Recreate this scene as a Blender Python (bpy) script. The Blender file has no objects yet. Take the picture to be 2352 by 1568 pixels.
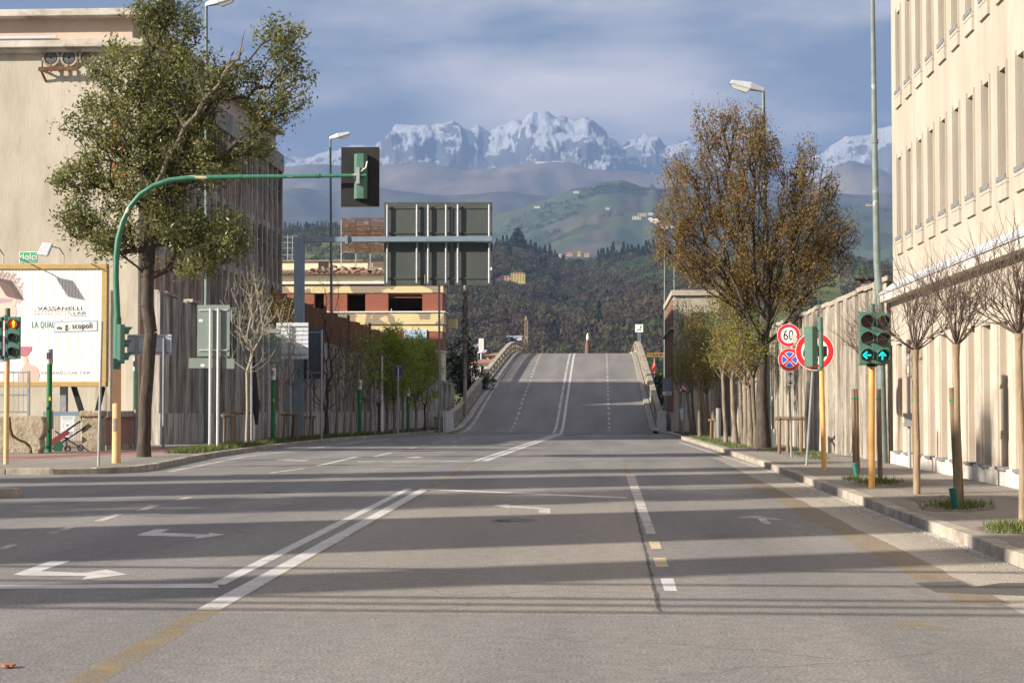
import bpy, math, random
import numpy as np
from mathutils import Vector, Matrix, noise

# ------------------------------------------------------------------ camera, sky, sun, exposure
sc = bpy.context.scene
COL = sc.collection
FPX, CX, CY = 4040.0, 1176.0, 784.1            # focal length and centre, in pixels of a 2352 px wide picture
YAW, PITCH = math.asin(0.05532), math.asin(0.03686)
CAMPOS = Vector((0, 0, 1.5))
cam_d = bpy.data.cameras.new('camera'); cam = bpy.data.objects.new('camera', cam_d); COL.objects.link(cam)
cam_d.sensor_width = 36.0; cam_d.lens = FPX / 2352 * 36.0
cam_d.clip_start = 0.2; cam_d.clip_end = 90000
cam.location = CAMPOS; cam.rotation_euler = (math.pi / 2 + PITCH, 0, YAW)
sc.camera = cam

SUN = Vector((1.0, 0.5, -0.48)).normalized()    # the way the light travels
SUN_EL = math.asin(-SUN.z); SUN_AZ = math.atan2(-SUN.x, -SUN.y)
world = bpy.data.worlds.new('World'); sc.world = world; world.use_nodes = True
wn = world.node_tree.nodes; wl = world.node_tree.links; wn.clear()
def nd(nodes, t, **kw):
    n = nodes.new(t)
    for k, v in kw.items():
        if k[0] == 'i' and k[1:].isdigit(): n.inputs[int(k[1:])].default_value = v
        else: setattr(n, k, v)
    return n
sky = nd(wn, 'ShaderNodeTexSky', sky_type='NISHITA', sun_disc=False, sun_elevation=SUN_EL, sun_rotation=SUN_AZ % (2 * math.pi),
         altitude=60, air_density=1.0, dust_density=1.2, ozone_density=2.0)
tc = nd(wn, 'ShaderNodeTexCoord')
mp = nd(wn, 'ShaderNodeMapping'); mp.inputs['Scale'].default_value = (1.0, 1.0, 3.6); mp.inputs['Location'].default_value = (0.37, 0.0, 0.21)
wl.new(tc.outputs['Generated'], mp.inputs[0])
cn = nd(wn, 'ShaderNodeTexNoise'); cn.inputs['Scale'].default_value = 6.5; cn.inputs['Detail'].default_value = 7; cn.inputs['Roughness'].default_value = 0.5
wl.new(mp.outputs[0], cn.inputs['Vector'])
cr = nd(wn, 'ShaderNodeValToRGB'); cr.color_ramp.elements[0].position = 0.38; cr.color_ramp.elements[1].position = 0.60
cr.color_ramp.elements[0].color = (0.85, 0.85, 0.85, 1); cr.color_ramp.elements[1].color = (0.95, 0.95, 0.95, 1)
wl.new(cn.outputs['Fac'], cr.inputs[0])
cn2 = nd(wn, 'ShaderNodeTexNoise'); cn2.inputs['Scale'].default_value = 5.5; cn2.inputs['Detail'].default_value = 5
wl.new(mp.outputs[0], cn2.inputs['Vector'])
cr2 = nd(wn, 'ShaderNodeValToRGB'); cr2.color_ramp.elements[0].position = 0.42; cr2.color_ramp.elements[1].position = 0.70
cr2.color_ramp.elements[0].color = (0.105, 0.125, 0.17, 1); cr2.color_ramp.elements[1].color = (0.62, 0.54, 0.505, 1)
wl.new(cn2.outputs['Fac'], cr2.inputs[0])
bg1 = nd(wn, 'ShaderNodeBackground'); bg1.inputs[1].default_value = 0.05
bg2 = nd(wn, 'ShaderNodeBackground'); bg2.inputs[1].default_value = 1.0
wl.new(sky.outputs[0], bg1.inputs[0]); wl.new(cr2.outputs[0], bg2.inputs[0])
wm = nd(wn, 'ShaderNodeMixShader'); wo = nd(wn, 'ShaderNodeOutputWorld')
wl.new(cr.outputs[0], wm.inputs[0]); wl.new(bg1.outputs[0], wm.inputs[1]); wl.new(bg2.outputs[0], wm.inputs[2]); wl.new(wm.outputs[0], wo.inputs[0])

sun_d = bpy.data.lights.new('sun', 'SUN'); sun_d.energy = 5.0; sun_d.angle = math.radians(0.5); sun_d.color = (1.0, 0.905, 0.78)
sun = bpy.data.objects.new('sun', sun_d); COL.objects.link(sun); sun.rotation_euler = SUN.to_track_quat('-Z', 'Y').to_euler(); sun.location = (-30, -20, 40)
sc.view_settings.view_transform = 'Standard'; sc.view_settings.look = 'None'; sc.view_settings.gamma = 1.0
sc.view_settings.use_curve_mapping = False; sc.view_settings.exposure = 1.38
sc.cycles.max_bounces = 6; sc.cycles.diffuse_bounces = 3; sc.cycles.transparent_max_bounces = 6; sc.cycles.volume_bounces = 1
sc.cycles.use_denoising = True

# ------------------------------------------------------------------ helpers
_R = Vector((math.cos(YAW), math.sin(YAW), 0))
_F = Vector((-math.sin(YAW) * math.cos(PITCH), math.cos(YAW) * math.cos(PITCH), math.sin(PITCH)))
_U = _R.cross(_F)
def ray(u, v): return _R * (u - CX) + _U * (CY - v) + _F * FPX
def gp(u, v, z=0.0):
    d = ray(u, v); t = (z - CAMPOS.z) / d.z
    return CAMPOS + d * t
def at(u, v, Y):
    d = ray(u, v); return CAMPOS + d * (Y / d.y)

class MB:
    def __init__(s, T=None): s.v = []; s.f = []; s.T = T
    def add(s, vs, fs):
        b = len(s.v)
        for p in vs:
            p = Vector(p)
            s.v.append(s.T @ p if s.T is not None else p)
        for f in fs: s.f.append([i + b for i in f])
        return s
    def box(s, x0, x1, y0, y1, z0, z1):
        return s.add([(x0,y0,z0),(x1,y0,z0),(x1,y1,z0),(x0,y1,z0),(x0,y0,z1),(x1,y0,z1),(x1,y1,z1),(x0,y1,z1)],
                     [(0,3,2,1),(4,5,6,7),(0,1,5,4),(1,2,6,5),(2,3,7,6),(3,0,4,7)])
    def bar(s, a, b, w, h=None):
        a = Vector(a); b = Vector(b); h = h or w; d = (b - a).normalized()
        up = Vector((0,0,1)) if abs(d.z) < 0.95 else Vector((0,1,0))
        x = d.cross(up).normalized() * (w / 2); y = x.cross(d).normalized() * (h / 2)
        vs = [a-x-y, a+x-y, a+x+y, a-x+y, b-x-y, b+x-y, b+x+y, b-x+y]
        return s.add(vs, [(0,1,2,3),(7,6,5,4),(0,4,5,1),(1,5,6,2),(2,6,7,3),(3,7,4,0)])
    def tube(s, pts, r, n=10):
        pts = [Vector(p) for p in pts]; k = len(pts); rs = r if isinstance(r, (list, tuple)) else [r] * k
        vs = []; fs = []; prev = None
        for i, p in enumerate(pts):
            d = (pts[min(i+1,k-1)] - pts[max(i-1,0)]).normalized()
            if prev is None:
                a = Vector((1,0,0)) if abs(d.x) < 0.9 else Vector((0,1,0))
                x = (a - d * a.dot(d)).normalized()
            else: x = (prev - d * prev.dot(d)).normalized()
            prev = x; y = d.cross(x)
            for j in range(n):
                t = 2 * math.pi * j / n; vs.append(p + (x * math.cos(t) + y * math.sin(t)) * rs[i])
        for i in range(k - 1):
            for j in range(n):
                fs.append((i*n+j, i*n+(j+1)%n, (i+1)*n+(j+1)%n, (i+1)*n+j))
        fs.append(list(range(n))[::-1]); fs.append([(k-1)*n+j for j in range(n)])
        return s.add(vs, fs)
    def poly(s, pts, o, ex, ey, t):
        """outline pts in the plane (o, ex, ey), thickness t along ex x ey"""
        o = Vector(o); ex = Vector(ex); ey = Vector(ey); nn = ex.cross(ey).normalized() * t; n = len(pts)
        vs = [o + ex*p[0] + ey*p[1] for p in pts]; vs += [p + nn for p in vs]
        fs = [list(range(n))[::-1], [n+i for i in range(n)]] + [(i, (i+1)%n, n+(i+1)%n, n+i) for i in range(n)]
        return s.add(vs, fs)
    def ring(s, o, ex, ey, r0, r1, t, n=40, a0=0, a1=2*math.pi):
        o = Vector(o); ex = Vector(ex); ey = Vector(ey); nn = ex.cross(ey).normalized() * t; full = abs(a1 - a0 - 2*math.pi) < 1e-4
        m = n if full else n + 1; vs = []; fs = []
        for i in range(m):
            a = a0 + (a1 - a0) * i / n; d = ex*math.cos(a) + ey*math.sin(a)
            vs += [o + d*r0, o + d*r1, o + d*r1 + nn, o + d*r0 + nn]
        for i in range(n):
            b = 4*i; c = 4*((i+1) % m)
            for q in range(4): fs.append((b+q, c+q, c+(q+1)%4, b+(q+1)%4))
        return s.add(vs, fs)
    def disc(s, o, ex, ey, r, t, n=36):
        return s.poly([(r*math.cos(2*math.pi*i/n), r*math.sin(2*math.pi*i/n)) for i in range(n)], o, ex, ey, t)
    def flat(s, pts):
        return s.add(pts, [list(range(len(pts)))])
    def mesh(s, name, off=Vector((0,0,0))):
        me = bpy.data.meshes.new(name); me.from_pydata([tuple(p - off) for p in s.v], [], s.f); me.update(); return me
    def build(s, name, mat, parent=None, smooth=False, bevel=0, label=None):
        off = root_loc(parent) if parent else Vector((0,0,0))
        return place(name, s.mesh(name, off), mat, parent, smooth, bevel, label)
def root_loc(o):
    p = Vector((0,0,0))
    while o is not None: p = p + o.location; o = o.parent
    return p
def place(name, me, mat, parent=None, smooth=False, bevel=0, label=None, loc=None, rot=None):
    if mat is not None and not me.materials: me.materials.append(mat)
    if smooth:
        me.shade_smooth()
        if smooth != 2: me.set_sharp_from_angle(angle=math.radians(40))
    o = bpy.data.objects.new(name, me); COL.objects.link(o)
    if parent: o.parent = parent
    if loc is not None: o.location = loc
    if rot is not None: o.rotation_euler = rot
    if bevel:
        m = o.modifiers.new('bevel', 'BEVEL'); m.width = bevel; m.segments = 2; m.limit_method = 'ANGLE'
    if label: o['label'] = label
    return o
def tag(o, label, cat, group=None):
    o['label'] = label; o['category'] = cat
    if group: o['group'] = group
    return o
def thing(name, label, cat, loc, group=None):
    o = bpy.data.objects.new(name, None); COL.objects.link(o); o.location = loc; o.empty_display_size = 0.2
    return tag(o, label, cat, group)
def struct(o): o['kind'] = 'structure'; return o
def stuff(o): o['kind'] = 'stuff'; return o
def npmesh(name, V, F, tone=None):
    V = np.asarray(V, dtype=np.float32).reshape(-1, 3); F = np.asarray(F, dtype=np.int32); k = F.shape[1]
    me = bpy.data.meshes.new(name); me.vertices.add(len(V)); me.vertices.foreach_set('co', V.ravel())
    me.loops.add(F.size); me.loops.foreach_set('vertex_index', F.ravel())
    me.polygons.add(len(F)); me.polygons.foreach_set('loop_start', np.arange(0, F.size, k, dtype=np.int32))
    if tone is not None:
        a = me.attributes.new('tone', 'FLOAT', 'FACE'); a.data.foreach_set('value', np.asarray(tone, dtype=np.float32))
    me.update(calc_edges=True); me.validate(); return me
def txt(name, s, loc, size, mat, parent, rot=(math.pi/2,0,0), align='CENTER', ext=0.002, sx=1.0, spacing=1.0, shear=0.0):
    c = bpy.data.curves.new('txt', 'FONT'); c.body = s; c.size = size; c.align_x = align; c.align_y = 'CENTER'; c.extrude = ext; c.space_character = spacing; c.shear = shear
    c.resolution_u = 3
    o = bpy.data.objects.new('txt', c); me = bpy.data.meshes.new_from_object(o); bpy.data.objects.remove(o)
    me.transform(Matrix.Diagonal((sx, 1, 1, 1)))
    me.name = name
    return place(name, me, mat, parent, loc=Vector(loc) - root_loc(parent), rot=rot)

# ------------------------------------------------------------------ materials
def mat(name, c, c2=None, scale=4.0, rough=0.75, bump=0.0, bscale=None, metal=0.0, stretch=(1,1,1), spec=0.3, lo=0.35, hi=0.65,
        c3=None, s3=1.0, st3=(1,1,1), a3=(0.5,0.7), world_co=False, emit=None, estr=0.0, detail=5.0, rand=0.0):
    m = bpy.data.materials.new(name); m.use_nodes = True; n = m.node_tree.nodes; l = m.node_tree.links
    p = n['Principled BSDF']; p.inputs['Roughness'].default_value = rough; p.inputs['Metallic'].default_value = metal
    p.inputs['Specular IOR Level'].default_value = spec
    p.inputs['Base Color'].default_value = (*c, 1)
    if emit: p.inputs['Emission Color'].default_value = (*emit, 1); p.inputs['Emission Strength'].default_value = estr
    if world_co: vec = n.new('ShaderNodeNewGeometry').outputs['Position']
    else:
        t = n.new('ShaderNodeTexCoord'); oi = n.new('ShaderNodeObjectInfo')
        va = n.new('ShaderNodeVectorMath'); va.operation = 'MULTIPLY_ADD'; va.inputs[1].default_value = (57, 31, 83)
        l.new(oi.outputs['Random'], va.inputs[0]); l.new(t.outputs['Object'], va.inputs[2]); vec = va.outputs[0]
    def nz(sc_, st, det=detail):
        mpn = n.new('ShaderNodeMapping'); mpn.inputs['Scale'].default_value = st; l.new(vec, mpn.inputs[0])
        x = n.new('ShaderNodeTexNoise'); x.inputs['Scale'].default_value = sc_; x.inputs['Detail'].default_value = det; x.inputs['Roughness'].default_value = 0.62
        l.new(mpn.outputs[0], x.inputs['Vector']); return x.outputs['Fac']
    col = None
    if c2:
        r = n.new('ShaderNodeValToRGB'); r.color_ramp.elements[0].position = lo; r.color_ramp.elements[1].position = hi
        r.color_ramp.elements[0].color = (*c, 1); r.color_ramp.elements[1].color = (*c2, 1)
        l.new(nz(scale, stretch), r.inputs[0]); col = r.outputs[0]
    if c3:
        r3 = n.new('ShaderNodeValToRGB'); r3.color_ramp.elements[0].position = a3[0]; r3.color_ramp.elements[1].position = a3[1]
        l.new(nz(s3, st3), r3.inputs[0])
        mx = n.new('ShaderNodeMix'); mx.data_type = 'RGBA'; mx.inputs[7].default_value = (*c3, 1); mx.inputs[6].default_value = (*c, 1)
        l.new(r3.outputs[0], mx.inputs[0])
        if col: l.new(col, mx.inputs[6])
        col = mx.outputs[2]
    if rand:
        oi2 = n.new('ShaderNodeObjectInfo'); mr = n.new('ShaderNodeMapRange'); mr.inputs[3].default_value = 1 - rand; mr.inputs[4].default_value = 1 + rand
        l.new(oi2.outputs['Random'], mr.inputs[0]); hs = n.new('ShaderNodeHueSaturation'); l.new(mr.outputs[0], hs.inputs['Value'])
        if col: l.new(col, hs.inputs['Color'])
        else: hs.inputs['Color'].default_value = (*c, 1)
        col = hs.outputs[0]
    if col: l.new(col, p.inputs['Base Color'])
    if bump:
        b = n.new('ShaderNodeBump'); b.inputs['Strength'].default_value = min(1, bump); b.inputs['Distance'].default_value = 0.02 * max(1, bump)
        l.new(nz(bscale or scale * 4, stretch), b.inputs['Height']); l.new(b.outputs[0], p.inputs['Normal'])
    return m
def leafmat(name, cols, trans=0.3, rough=0.5):
    m = bpy.data.materials.new(name); m.use_nodes = True; n = m.node_tree.nodes; l = m.node_tree.links; p = n['Principled BSDF']
    p.inputs['Roughness'].default_value = rough; p.inputs['Specular IOR Level'].default_value = 0.35
    a = n.new('ShaderNodeAttribute'); a.attribute_name = 'tone'
    r = n.new('ShaderNodeValToRGB'); e = r.color_ramp.elements
    e[0].position = 0; e[0].color = (*cols[0], 1); e[1].position = 1; e[1].color = (*cols[-1], 1)
    for i, c in enumerate(cols[1:-1]): e.new((i + 1) / (len(cols) - 1)).color = (*c, 1)
    l.new(a.outputs['Fac'], r.inputs[0]); l.new(r.outputs[0], p.inputs['Base Color'])
    if trans:
        t = n.new('ShaderNodeBsdfTranslucent'); l.new(r.outputs[0], t.inputs[0]); x = n.new('ShaderNodeMixShader'); x.inputs[0].default_value = trans
        l.new(p.outputs[0], x.inputs[1]); l.new(t.outputs[0], x.inputs[2]); l.new(x.outputs[0], n['Material Output'].inputs[0])
    return m
def asphalt(name, c1, c2, crack=True, patch=None):
    m = bpy.data.materials.new(name); m.use_nodes = True; n = m.node_tree.nodes; l = m.node_tree.links; p = n['Principled BSDF']
    p.inputs['Roughness'].default_value = 0.82; p.inputs['Specular IOR Level'].default_value = 0.35
    pos = n.new('ShaderNodeNewGeometry').outputs['Position']
    def nz(s, det=4, st=(1,1,1)):
        mpn = n.new('ShaderNodeMapping'); mpn.inputs['Scale'].default_value = st; l.new(pos, mpn.inputs[0])
        x = n.new('ShaderNodeTexNoise'); x.inputs['Scale'].default_value = s; x.inputs['Detail'].default_value = det; l.new(mpn.outputs[0], x.inputs[0]); return x.outputs['Fac']
    big = nz(0.35, 6, (2.2, 0.22, 1)); r = n.new('ShaderNodeValToRGB'); r.color_ramp.elements[0].position = 0.3; r.color_ramp.elements[1].position = 0.7
    r.color_ramp.elements[0].color = (*c1, 1); r.color_ramp.elements[1].color = (*c2, 1); l.new(big, r.inputs[0]); col = r.outputs[0]
    def mult(col, fac, lo, hi, va, vb):
        q = n.new('ShaderNodeMapRange'); q.inputs[1].default_value = lo; q.inputs[2].default_value = hi; q.inputs[3].default_value = va; q.inputs[4].default_value = vb; l.new(fac, q.inputs[0])
        v = n.new('ShaderNodeVectorMath'); v.operation = 'SCALE'; l.new(col, v.inputs[0]); l.new(q.outputs[0], v.inputs['Scale']); return v.outputs[0]
    fine = nz(45, 2); col = mult(col, fine, 0.3, 0.7, 0.62, 1.4)
    mid = nz(7, 5); col = mult(col, mid, 0.3, 0.7, 0.88, 1.12)
    if crack:
        w = n.new('ShaderNodeTexNoise'); w.inputs['Scale'].default_value = 1.5; l.new(pos, w.inputs[0])
        va = n.new('ShaderNodeVectorMath'); va.operation = 'MULTIPLY_ADD'; va.inputs[1].default_value = (0.9, 0.9, 0); l.new(w.outputs['Color'], va.inputs[0]); l.new(pos, va.inputs[2])
        vo = n.new('ShaderNodeTexVoronoi'); vo.feature = 'DISTANCE_TO_EDGE'; vo.inputs['Scale'].default_value = 0.33; l.new(va.outputs[0], vo.inputs['Vector'])
        col2 = mult(col, vo.outputs['Distance'], 0.0, 0.006, 0.6, 1.0)
        gate = nz(0.13, 2); q = n.new('ShaderNodeMapRange'); q.inputs[1].default_value = 0.5; q.inputs[2].default_value = 0.6; l.new(gate, q.inputs[0])
        mx = n.new('ShaderNodeMix'); mx.data_type = 'RGBA'; l.new(q.outputs[0], mx.inputs[0]); l.new(col, mx.inputs[6]); l.new(col2, mx.inputs[7]); col = mx.outputs[2]
    l.new(col, p.inputs['Base Color'])
    b = n.new('ShaderNodeBump'); b.inputs['Strength'].default_value = 0.5; b.inputs['Distance'].default_value = 0.012; l.new(fine, b.inputs['Height']); l.new(b.outputs[0], p.inputs['Normal'])
    return m

ASPH = asphalt('asphalt', (0.135, 0.13, 0.127), (0.215, 0.202, 0.187))
ASPH2 = asphalt('asphalt_bridge', (0.135, 0.128, 0.122), (0.20, 0.185, 0.168), crack=True)
ASPH_PALE = asphalt('asphalt_coarse', (0.19, 0.172, 0.152), (0.24, 0.215, 0.185))
ASPH_BROWN = asphalt('asphalt_trench', (0.15, 0.12, 0.085), (0.215, 0.175, 0.125))
GUTTER = asphalt('gutter_dust', (0.25, 0.225, 0.19), (0.36, 0.325, 0.275), crack=False)
WALK = asphalt('walk_asphalt', (0.165, 0.15, 0.13), (0.26, 0.235, 0.2))
WALK_DARK = asphalt('tree_pit_soil', (0.10, 0.085, 0.065), (0.19, 0.165, 0.125), crack=False)
REDWALK = asphalt('red_cycle_path', (0.25, 0.085, 0.07), (0.30, 0.13, 0.11), crack=False)
KERB = mat('kerb_stone', (0.27,0.235,0.19), (0.40,0.36,0.30), 3, 0.85, 0.6, 30, c3=(0.16,0.14,0.11), s3=2.5, a3=(0.5,0.72), rand=0.12)
def paintmat(name, c, cover=0.9, soft=0.12):
    """road paint worn through to the asphalt below: `cover` is the share still there"""
    m = mat(name, c, tuple(x*0.8 for x in c), 3.0, 0.75, world_co=True); n = m.node_tree.nodes; l = m.node_tree.links; p = n['Principled BSDF']
    pos = n.new('ShaderNodeNewGeometry').outputs['Position']
    def nz(s_, d): x = n.new('ShaderNodeTexNoise'); x.inputs['Scale'].default_value = s_; x.inputs['Detail'].default_value = d; l.new(pos, x.inputs[0]); return x.outputs['Fac']
    ad = n.new('ShaderNodeMath'); ad.operation = 'MULTIPLY_ADD'; ad.inputs[1].default_value = 0.55; l.new(nz(2.2,4), ad.inputs[0]); mu = n.new('ShaderNodeMath'); mu.operation = 'MULTIPLY'; mu.inputs[1].default_value = 0.45; l.new(nz(55,3), mu.inputs[0]); l.new(mu.outputs[0], ad.inputs[2])
    mr = n.new('ShaderNodeMapRange'); th = 0.5+(cover-0.5)*0.36; mr.inputs[1].default_value = th-soft/2; mr.inputs[2].default_value = th+soft/2; mr.inputs[3].default_value = 0.0; mr.inputs[4].default_value = 1.0; l.new(ad.outputs[0], mr.inputs[0])
    tr = n.new('ShaderNodeBsdfTransparent'); mx = n.new('ShaderNodeMixShader'); l.new(mr.outputs[0], mx.inputs[0]); l.new(p.outputs[0], mx.inputs[1]); l.new(tr.outputs[0], mx.inputs[2]); l.new(mx.outputs[0], n['Material Output'].inputs[0]); return m
PAINT = paintmat('road_paint', (0.52,0.51,0.49), 0.86)
PAINT_WORN = paintmat('road_paint_worn', (0.5,0.47,0.42), 0.72, 0.16)
PAINT_YEL = paintmat('road_paint_yellow', (0.38,0.28,0.13), 0.3, 0.34)
PLASTER_R = mat('plaster_warm', (0.35,0.312,0.255), (0.40,0.36,0.298), 0.7, 0.9, 0.3, 25, c3=(0.29,0.25,0.195), s3=0.8, st3=(1,3.0,0.2), a3=(0.47,0.85), world_co=True)
REVEAL = mat('window_reveal_plaster', (0.41,0.36,0.285), (0.45,0.40,0.32), 1.2, 0.9, 0.2, 25, world_co=True)
PLINTH = mat('plinth_plaster', (0.40,0.335,0.27), (0.50,0.44,0.37), 1.2, 0.9, 0.4, 20, c3=(0.33,0.24,0.17), s3=1.1, st3=(1,2.0,0.5), a3=(0.48,0.7), world_co=True)
SILLG = mat('grey_metal_sill', (0.16,0.165,0.175), (0.2,0.2,0.21), 3, 0.55)
CAPBLUE = mat('zinc_flashing', (0.5,0.53,0.58), (0.58,0.6,0.64), 2, 0.45, metal=0.3)
GLASSD = mat('dark_window_glass', (0.02,0.022,0.025), rough=0.12, spec=0.5)
CONC_S = mat('concrete_smooth', (0.25,0.22,0.175), (0.44,0.40,0.335), 1.6, 0.9, 1.2, 18, stretch=(3,3,0.35), c3=(0.14,0.12,0.10), s3=1.6, st3=(2.5,2.5,0.2), a3=(0.54,0.72), rand=0.13)
CONC_R = mat('concrete_rough', (0.15,0.125,0.095), (0.44,0.39,0.315), 5.5, 0.95, 2.6, 11, stretch=(1.8,1.8,0.4), c3=(0.10,0.088,0.07), s3=1.4, st3=(2,2,0.25), a3=(0.55,0.75), rand=0.14)
CONC_D = mat('concrete_grey', (0.23,0.21,0.18), (0.50,0.465,0.405), 2.2, 0.92, 0.9, 16, stretch=(3,3,0.3), c3=(0.09,0.082,0.075), s3=1.5, st3=(2.5,2.5,0.2), a3=(0.52,0.7), rand=0.2)
COPING = mat('stone_coping', (0.24,0.21,0.165), (0.38,0.34,0.28), 4, 0.9, 0.8, 20, rand=0.15)
PLASTER_L = mat('plaster_old', (0.40,0.36,0.285), (0.50,0.46,0.38), 0.55, 0.92, 0.5, 9, stretch=(1,1,0.4), c3=(0.30,0.26,0.195), s3=0.9, st3=(1.2,1.2,0.3), a3=(0.5,0.8), world_co=True)
PLASTER_PINK = mat('plaster_pink', (0.50,0.38,0.30), (0.56,0.44,0.36), 0.8, 0.92, 0.3, 10, world_co=True)
CORNICE = mat('cornice_stone', (0.42,0.38,0.32), (0.56,0.53,0.47), 1.0, 0.9, 0.5, 10, c3=(0.2,0.17,0.12), s3=1.2, st3=(1,1,2.5), a3=(0.52,0.75), world_co=True)
def brickmat(name, a, b, mortar, sx=4.0, sz=14.0):
    m = bpy.data.materials.new(name); m.use_nodes = True; n = m.node_tree.nodes; l = m.node_tree.links; p = n['Principled BSDF']; p.inputs['Roughness'].default_value = 0.9
    pos = n.new('ShaderNodeNewGeometry'); sx_ = n.new('ShaderNodeSeparateXYZ'); l.new(pos.outputs['Position'], sx_.inputs[0])
    ad = n.new('ShaderNodeMath'); ad.operation = 'ADD'; l.new(sx_.outputs[0], ad.inputs[0]); l.new(sx_.outputs[1], ad.inputs[1])
    cb = n.new('ShaderNodeCombineXYZ'); l.new(ad.outputs[0], cb.inputs[0]); l.new(sx_.outputs[2], cb.inputs[1])
    br = n.new('ShaderNodeTexBrick'); br.inputs['Scale'].default_value = 1.0; br.inputs['Brick Width'].default_value = 0.26; br.inputs['Row Height'].default_value = 0.075; br.inputs['Mortar Size'].default_value = 0.012
    br.inputs['Color1'].default_value = (*a,1); br.inputs['Color2'].default_value = (*b,1); br.inputs['Mortar'].default_value = (*mortar,1); l.new(cb.outputs[0], br.inputs[0]); l.new(br.outputs[0], p.inputs['Base Color'])
    bb = n.new('ShaderNodeBump'); bb.inputs['Strength'].default_value = 0.6; bb.inputs['Distance'].default_value = 0.01; bb.invert = True; l.new(br.outputs['Fac'], bb.inputs['Height']); l.new(bb.outputs[0], p.inputs['Normal'])
    return m
BRICK = brickmat('brick_red', (0.30,0.085,0.05), (0.36,0.115,0.065), (0.2,0.09,0.06))
BRICK_D = brickmat('brick_dull', (0.30,0.12,0.085), (0.37,0.16,0.115), (0.27,0.2,0.17))
YELLOW = mat('plaster_yellow', (0.60,0.50,0.26), (0.66,0.57,0.34), 0.6, 0.9, 0.2, 8, world_co=True)
YELLOW_P = mat('plaster_yellow_peeled', (0.60,0.50,0.26), (0.64,0.55,0.31), 0.6, 0.9, 0.2, 8, c3=(0.30,0.24,0.18), s3=0.55, a3=(0.49,0.505), world_co=True, detail=2.0)
CREAM = mat('plaster_cream', (0.66,0.60,0.42), (0.70,0.65,0.49), 0.8, 0.9, 0.2, 8, world_co=True)
WHITE = mat('white_paint', (0.72,0.70,0.66), (0.78,0.76,0.73), 3, 0.6, rand=0.05)
ROOFT = mat('roof_tiles', (0.16,0.10,0.075), (0.27,0.17,0.12), 6, 0.9, 0.6, 20, rand=0.2)
ROOFR = mat('roof_tiles_red', (0.30,0.13,0.08), (0.36,0.18,0.11), 4, 0.9, rand=0.1)
RUST = mat('rusty_steel', (0.085,0.042,0.024), (0.19,0.095,0.042), 3, 0.9, 0.4, 20, c3=(0.28,0.25,0.22), s3=0.9, a3=(0.6,0.7), rand=0.2)
RUSTSHEET = mat('rusty_corrugated_sheet', (0.16,0.075,0.045), (0.24,0.12,0.07), 2, 0.9, 0.3, 20, stretch=(2,2,0.3), rand=0.15)
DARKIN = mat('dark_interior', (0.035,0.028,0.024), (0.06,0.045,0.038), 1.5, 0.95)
GREENP = mat('green_enamel', (0.06,0.135,0.10), (0.075,0.16,0.12), 6, 0.45, spec=0.4)
GREENM = mat('green_mast_paint', (0.03,0.14,0.085), (0.045,0.17,0.105), 4, 0.42, c3=(0.5,0.45,0.24), s3=1.6, st3=(0.35,1,1), a3=(0.62,0.64), spec=0.4)
GREENPIPE = mat('green_pipe_paint', (0.02,0.13,0.045), (0.03,0.17,0.06), 4, 0.45, rand=0.1)
YELP = mat('yellow_pole_paint', (0.62,0.32,0.085), (0.68,0.38,0.12), 5, 0.5, c3=(0.22,0.13,0.06), s3=9, a3=(0.66,0.7), spec=0.4)
YELPALE = mat('pale_orange_paint', (0.62,0.36,0.17), (0.67,0.41,0.21), 5, 0.55, c3=(0.3,0.2,0.12), s3=8, a3=(0.68,0.72))
BLACKP = mat('black_board', (0.012,0.012,0.013), (0.02,0.02,0.02), 3, 0.6)
LENS_D = mat('dark_lens', (0.03,0.02,0.02), rough=0.2, spec=0.6)
LENS_R = mat('unlit_red_lens', (0.10,0.018,0.022), rough=0.25, spec=0.5)
LENS_A = mat('unlit_amber_lens', (0.09,0.045,0.03), rough=0.25, spec=0.5)
GLOW_G = mat('green_led', (0.0,0.3,0.25), emit=(0.0,0.75,0.62), estr=1.15)
GLOW_R = mat('red_lamp_glass', (0.3,0.0,0.0), emit=(1.0,0.02,0.0), estr=0.7)
GLOW_O = mat('red_man_lamp', (0.5,0.2,0.02), emit=(1.0,0.33,0.02), estr=1.4)
STEEL = mat('galvanised_steel', (0.30,0.315,0.33), (0.40,0.41,0.42), 7, 0.5, metal=0.35, rand=0.08)
STEELB = mat('bright_aluminium', (0.62,0.63,0.64), (0.72,0.73,0.74), 7, 0.35, metal=0.55)
STEELG = mat('grey_pole_paint', (0.19,0.205,0.21), (0.26,0.275,0.28), 5, 0.55, rand=0.1)
STEELBL = mat('blue_grey_steel', (0.16,0.215,0.27), (0.2,0.255,0.305), 3, 0.55, metal=0.2)
POLEG = mat('grey_green_pole', (0.12,0.155,0.145), (0.17,0.205,0.19), 4, 0.55, c3=(0.3,0.32,0.33), s3=3, a3=(0.66,0.7))
SIGNBACK = mat('sign_back_grey', (0.06,0.07,0.065), (0.075,0.086,0.08), 1.5, 0.55, metal=0.2)
SIGNBACK2 = mat('sign_back_green_grey', (0.17,0.215,0.19), (0.19,0.235,0.21), 1.5, 0.55)
SIGNDARK = mat('sign_back_dark', (0.055,0.068,0.085), (0.07,0.082,0.1), 1.5, 0.6)
SIGNRIB = mat('ribbed_aluminium_sign', (0.60,0.63,0.68), (0.68,0.7,0.74), 2, 0.4, metal=0.25)
RED = mat('sign_red', (0.58,0.02,0.025), (0.62,0.028,0.03), 4, 0.45, spec=0.4)
BLUE = mat('sign_blue', (0.025,0.12,0.55), (0.03,0.14,0.6), 4, 0.45)
SWHITE = mat('sign_white', (0.74,0.74,0.72), (0.79,0.79,0.77), 6, 0.45)
SBLACK = mat('sign_black', (0.015,0.015,0.017), rough=0.5)
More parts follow.
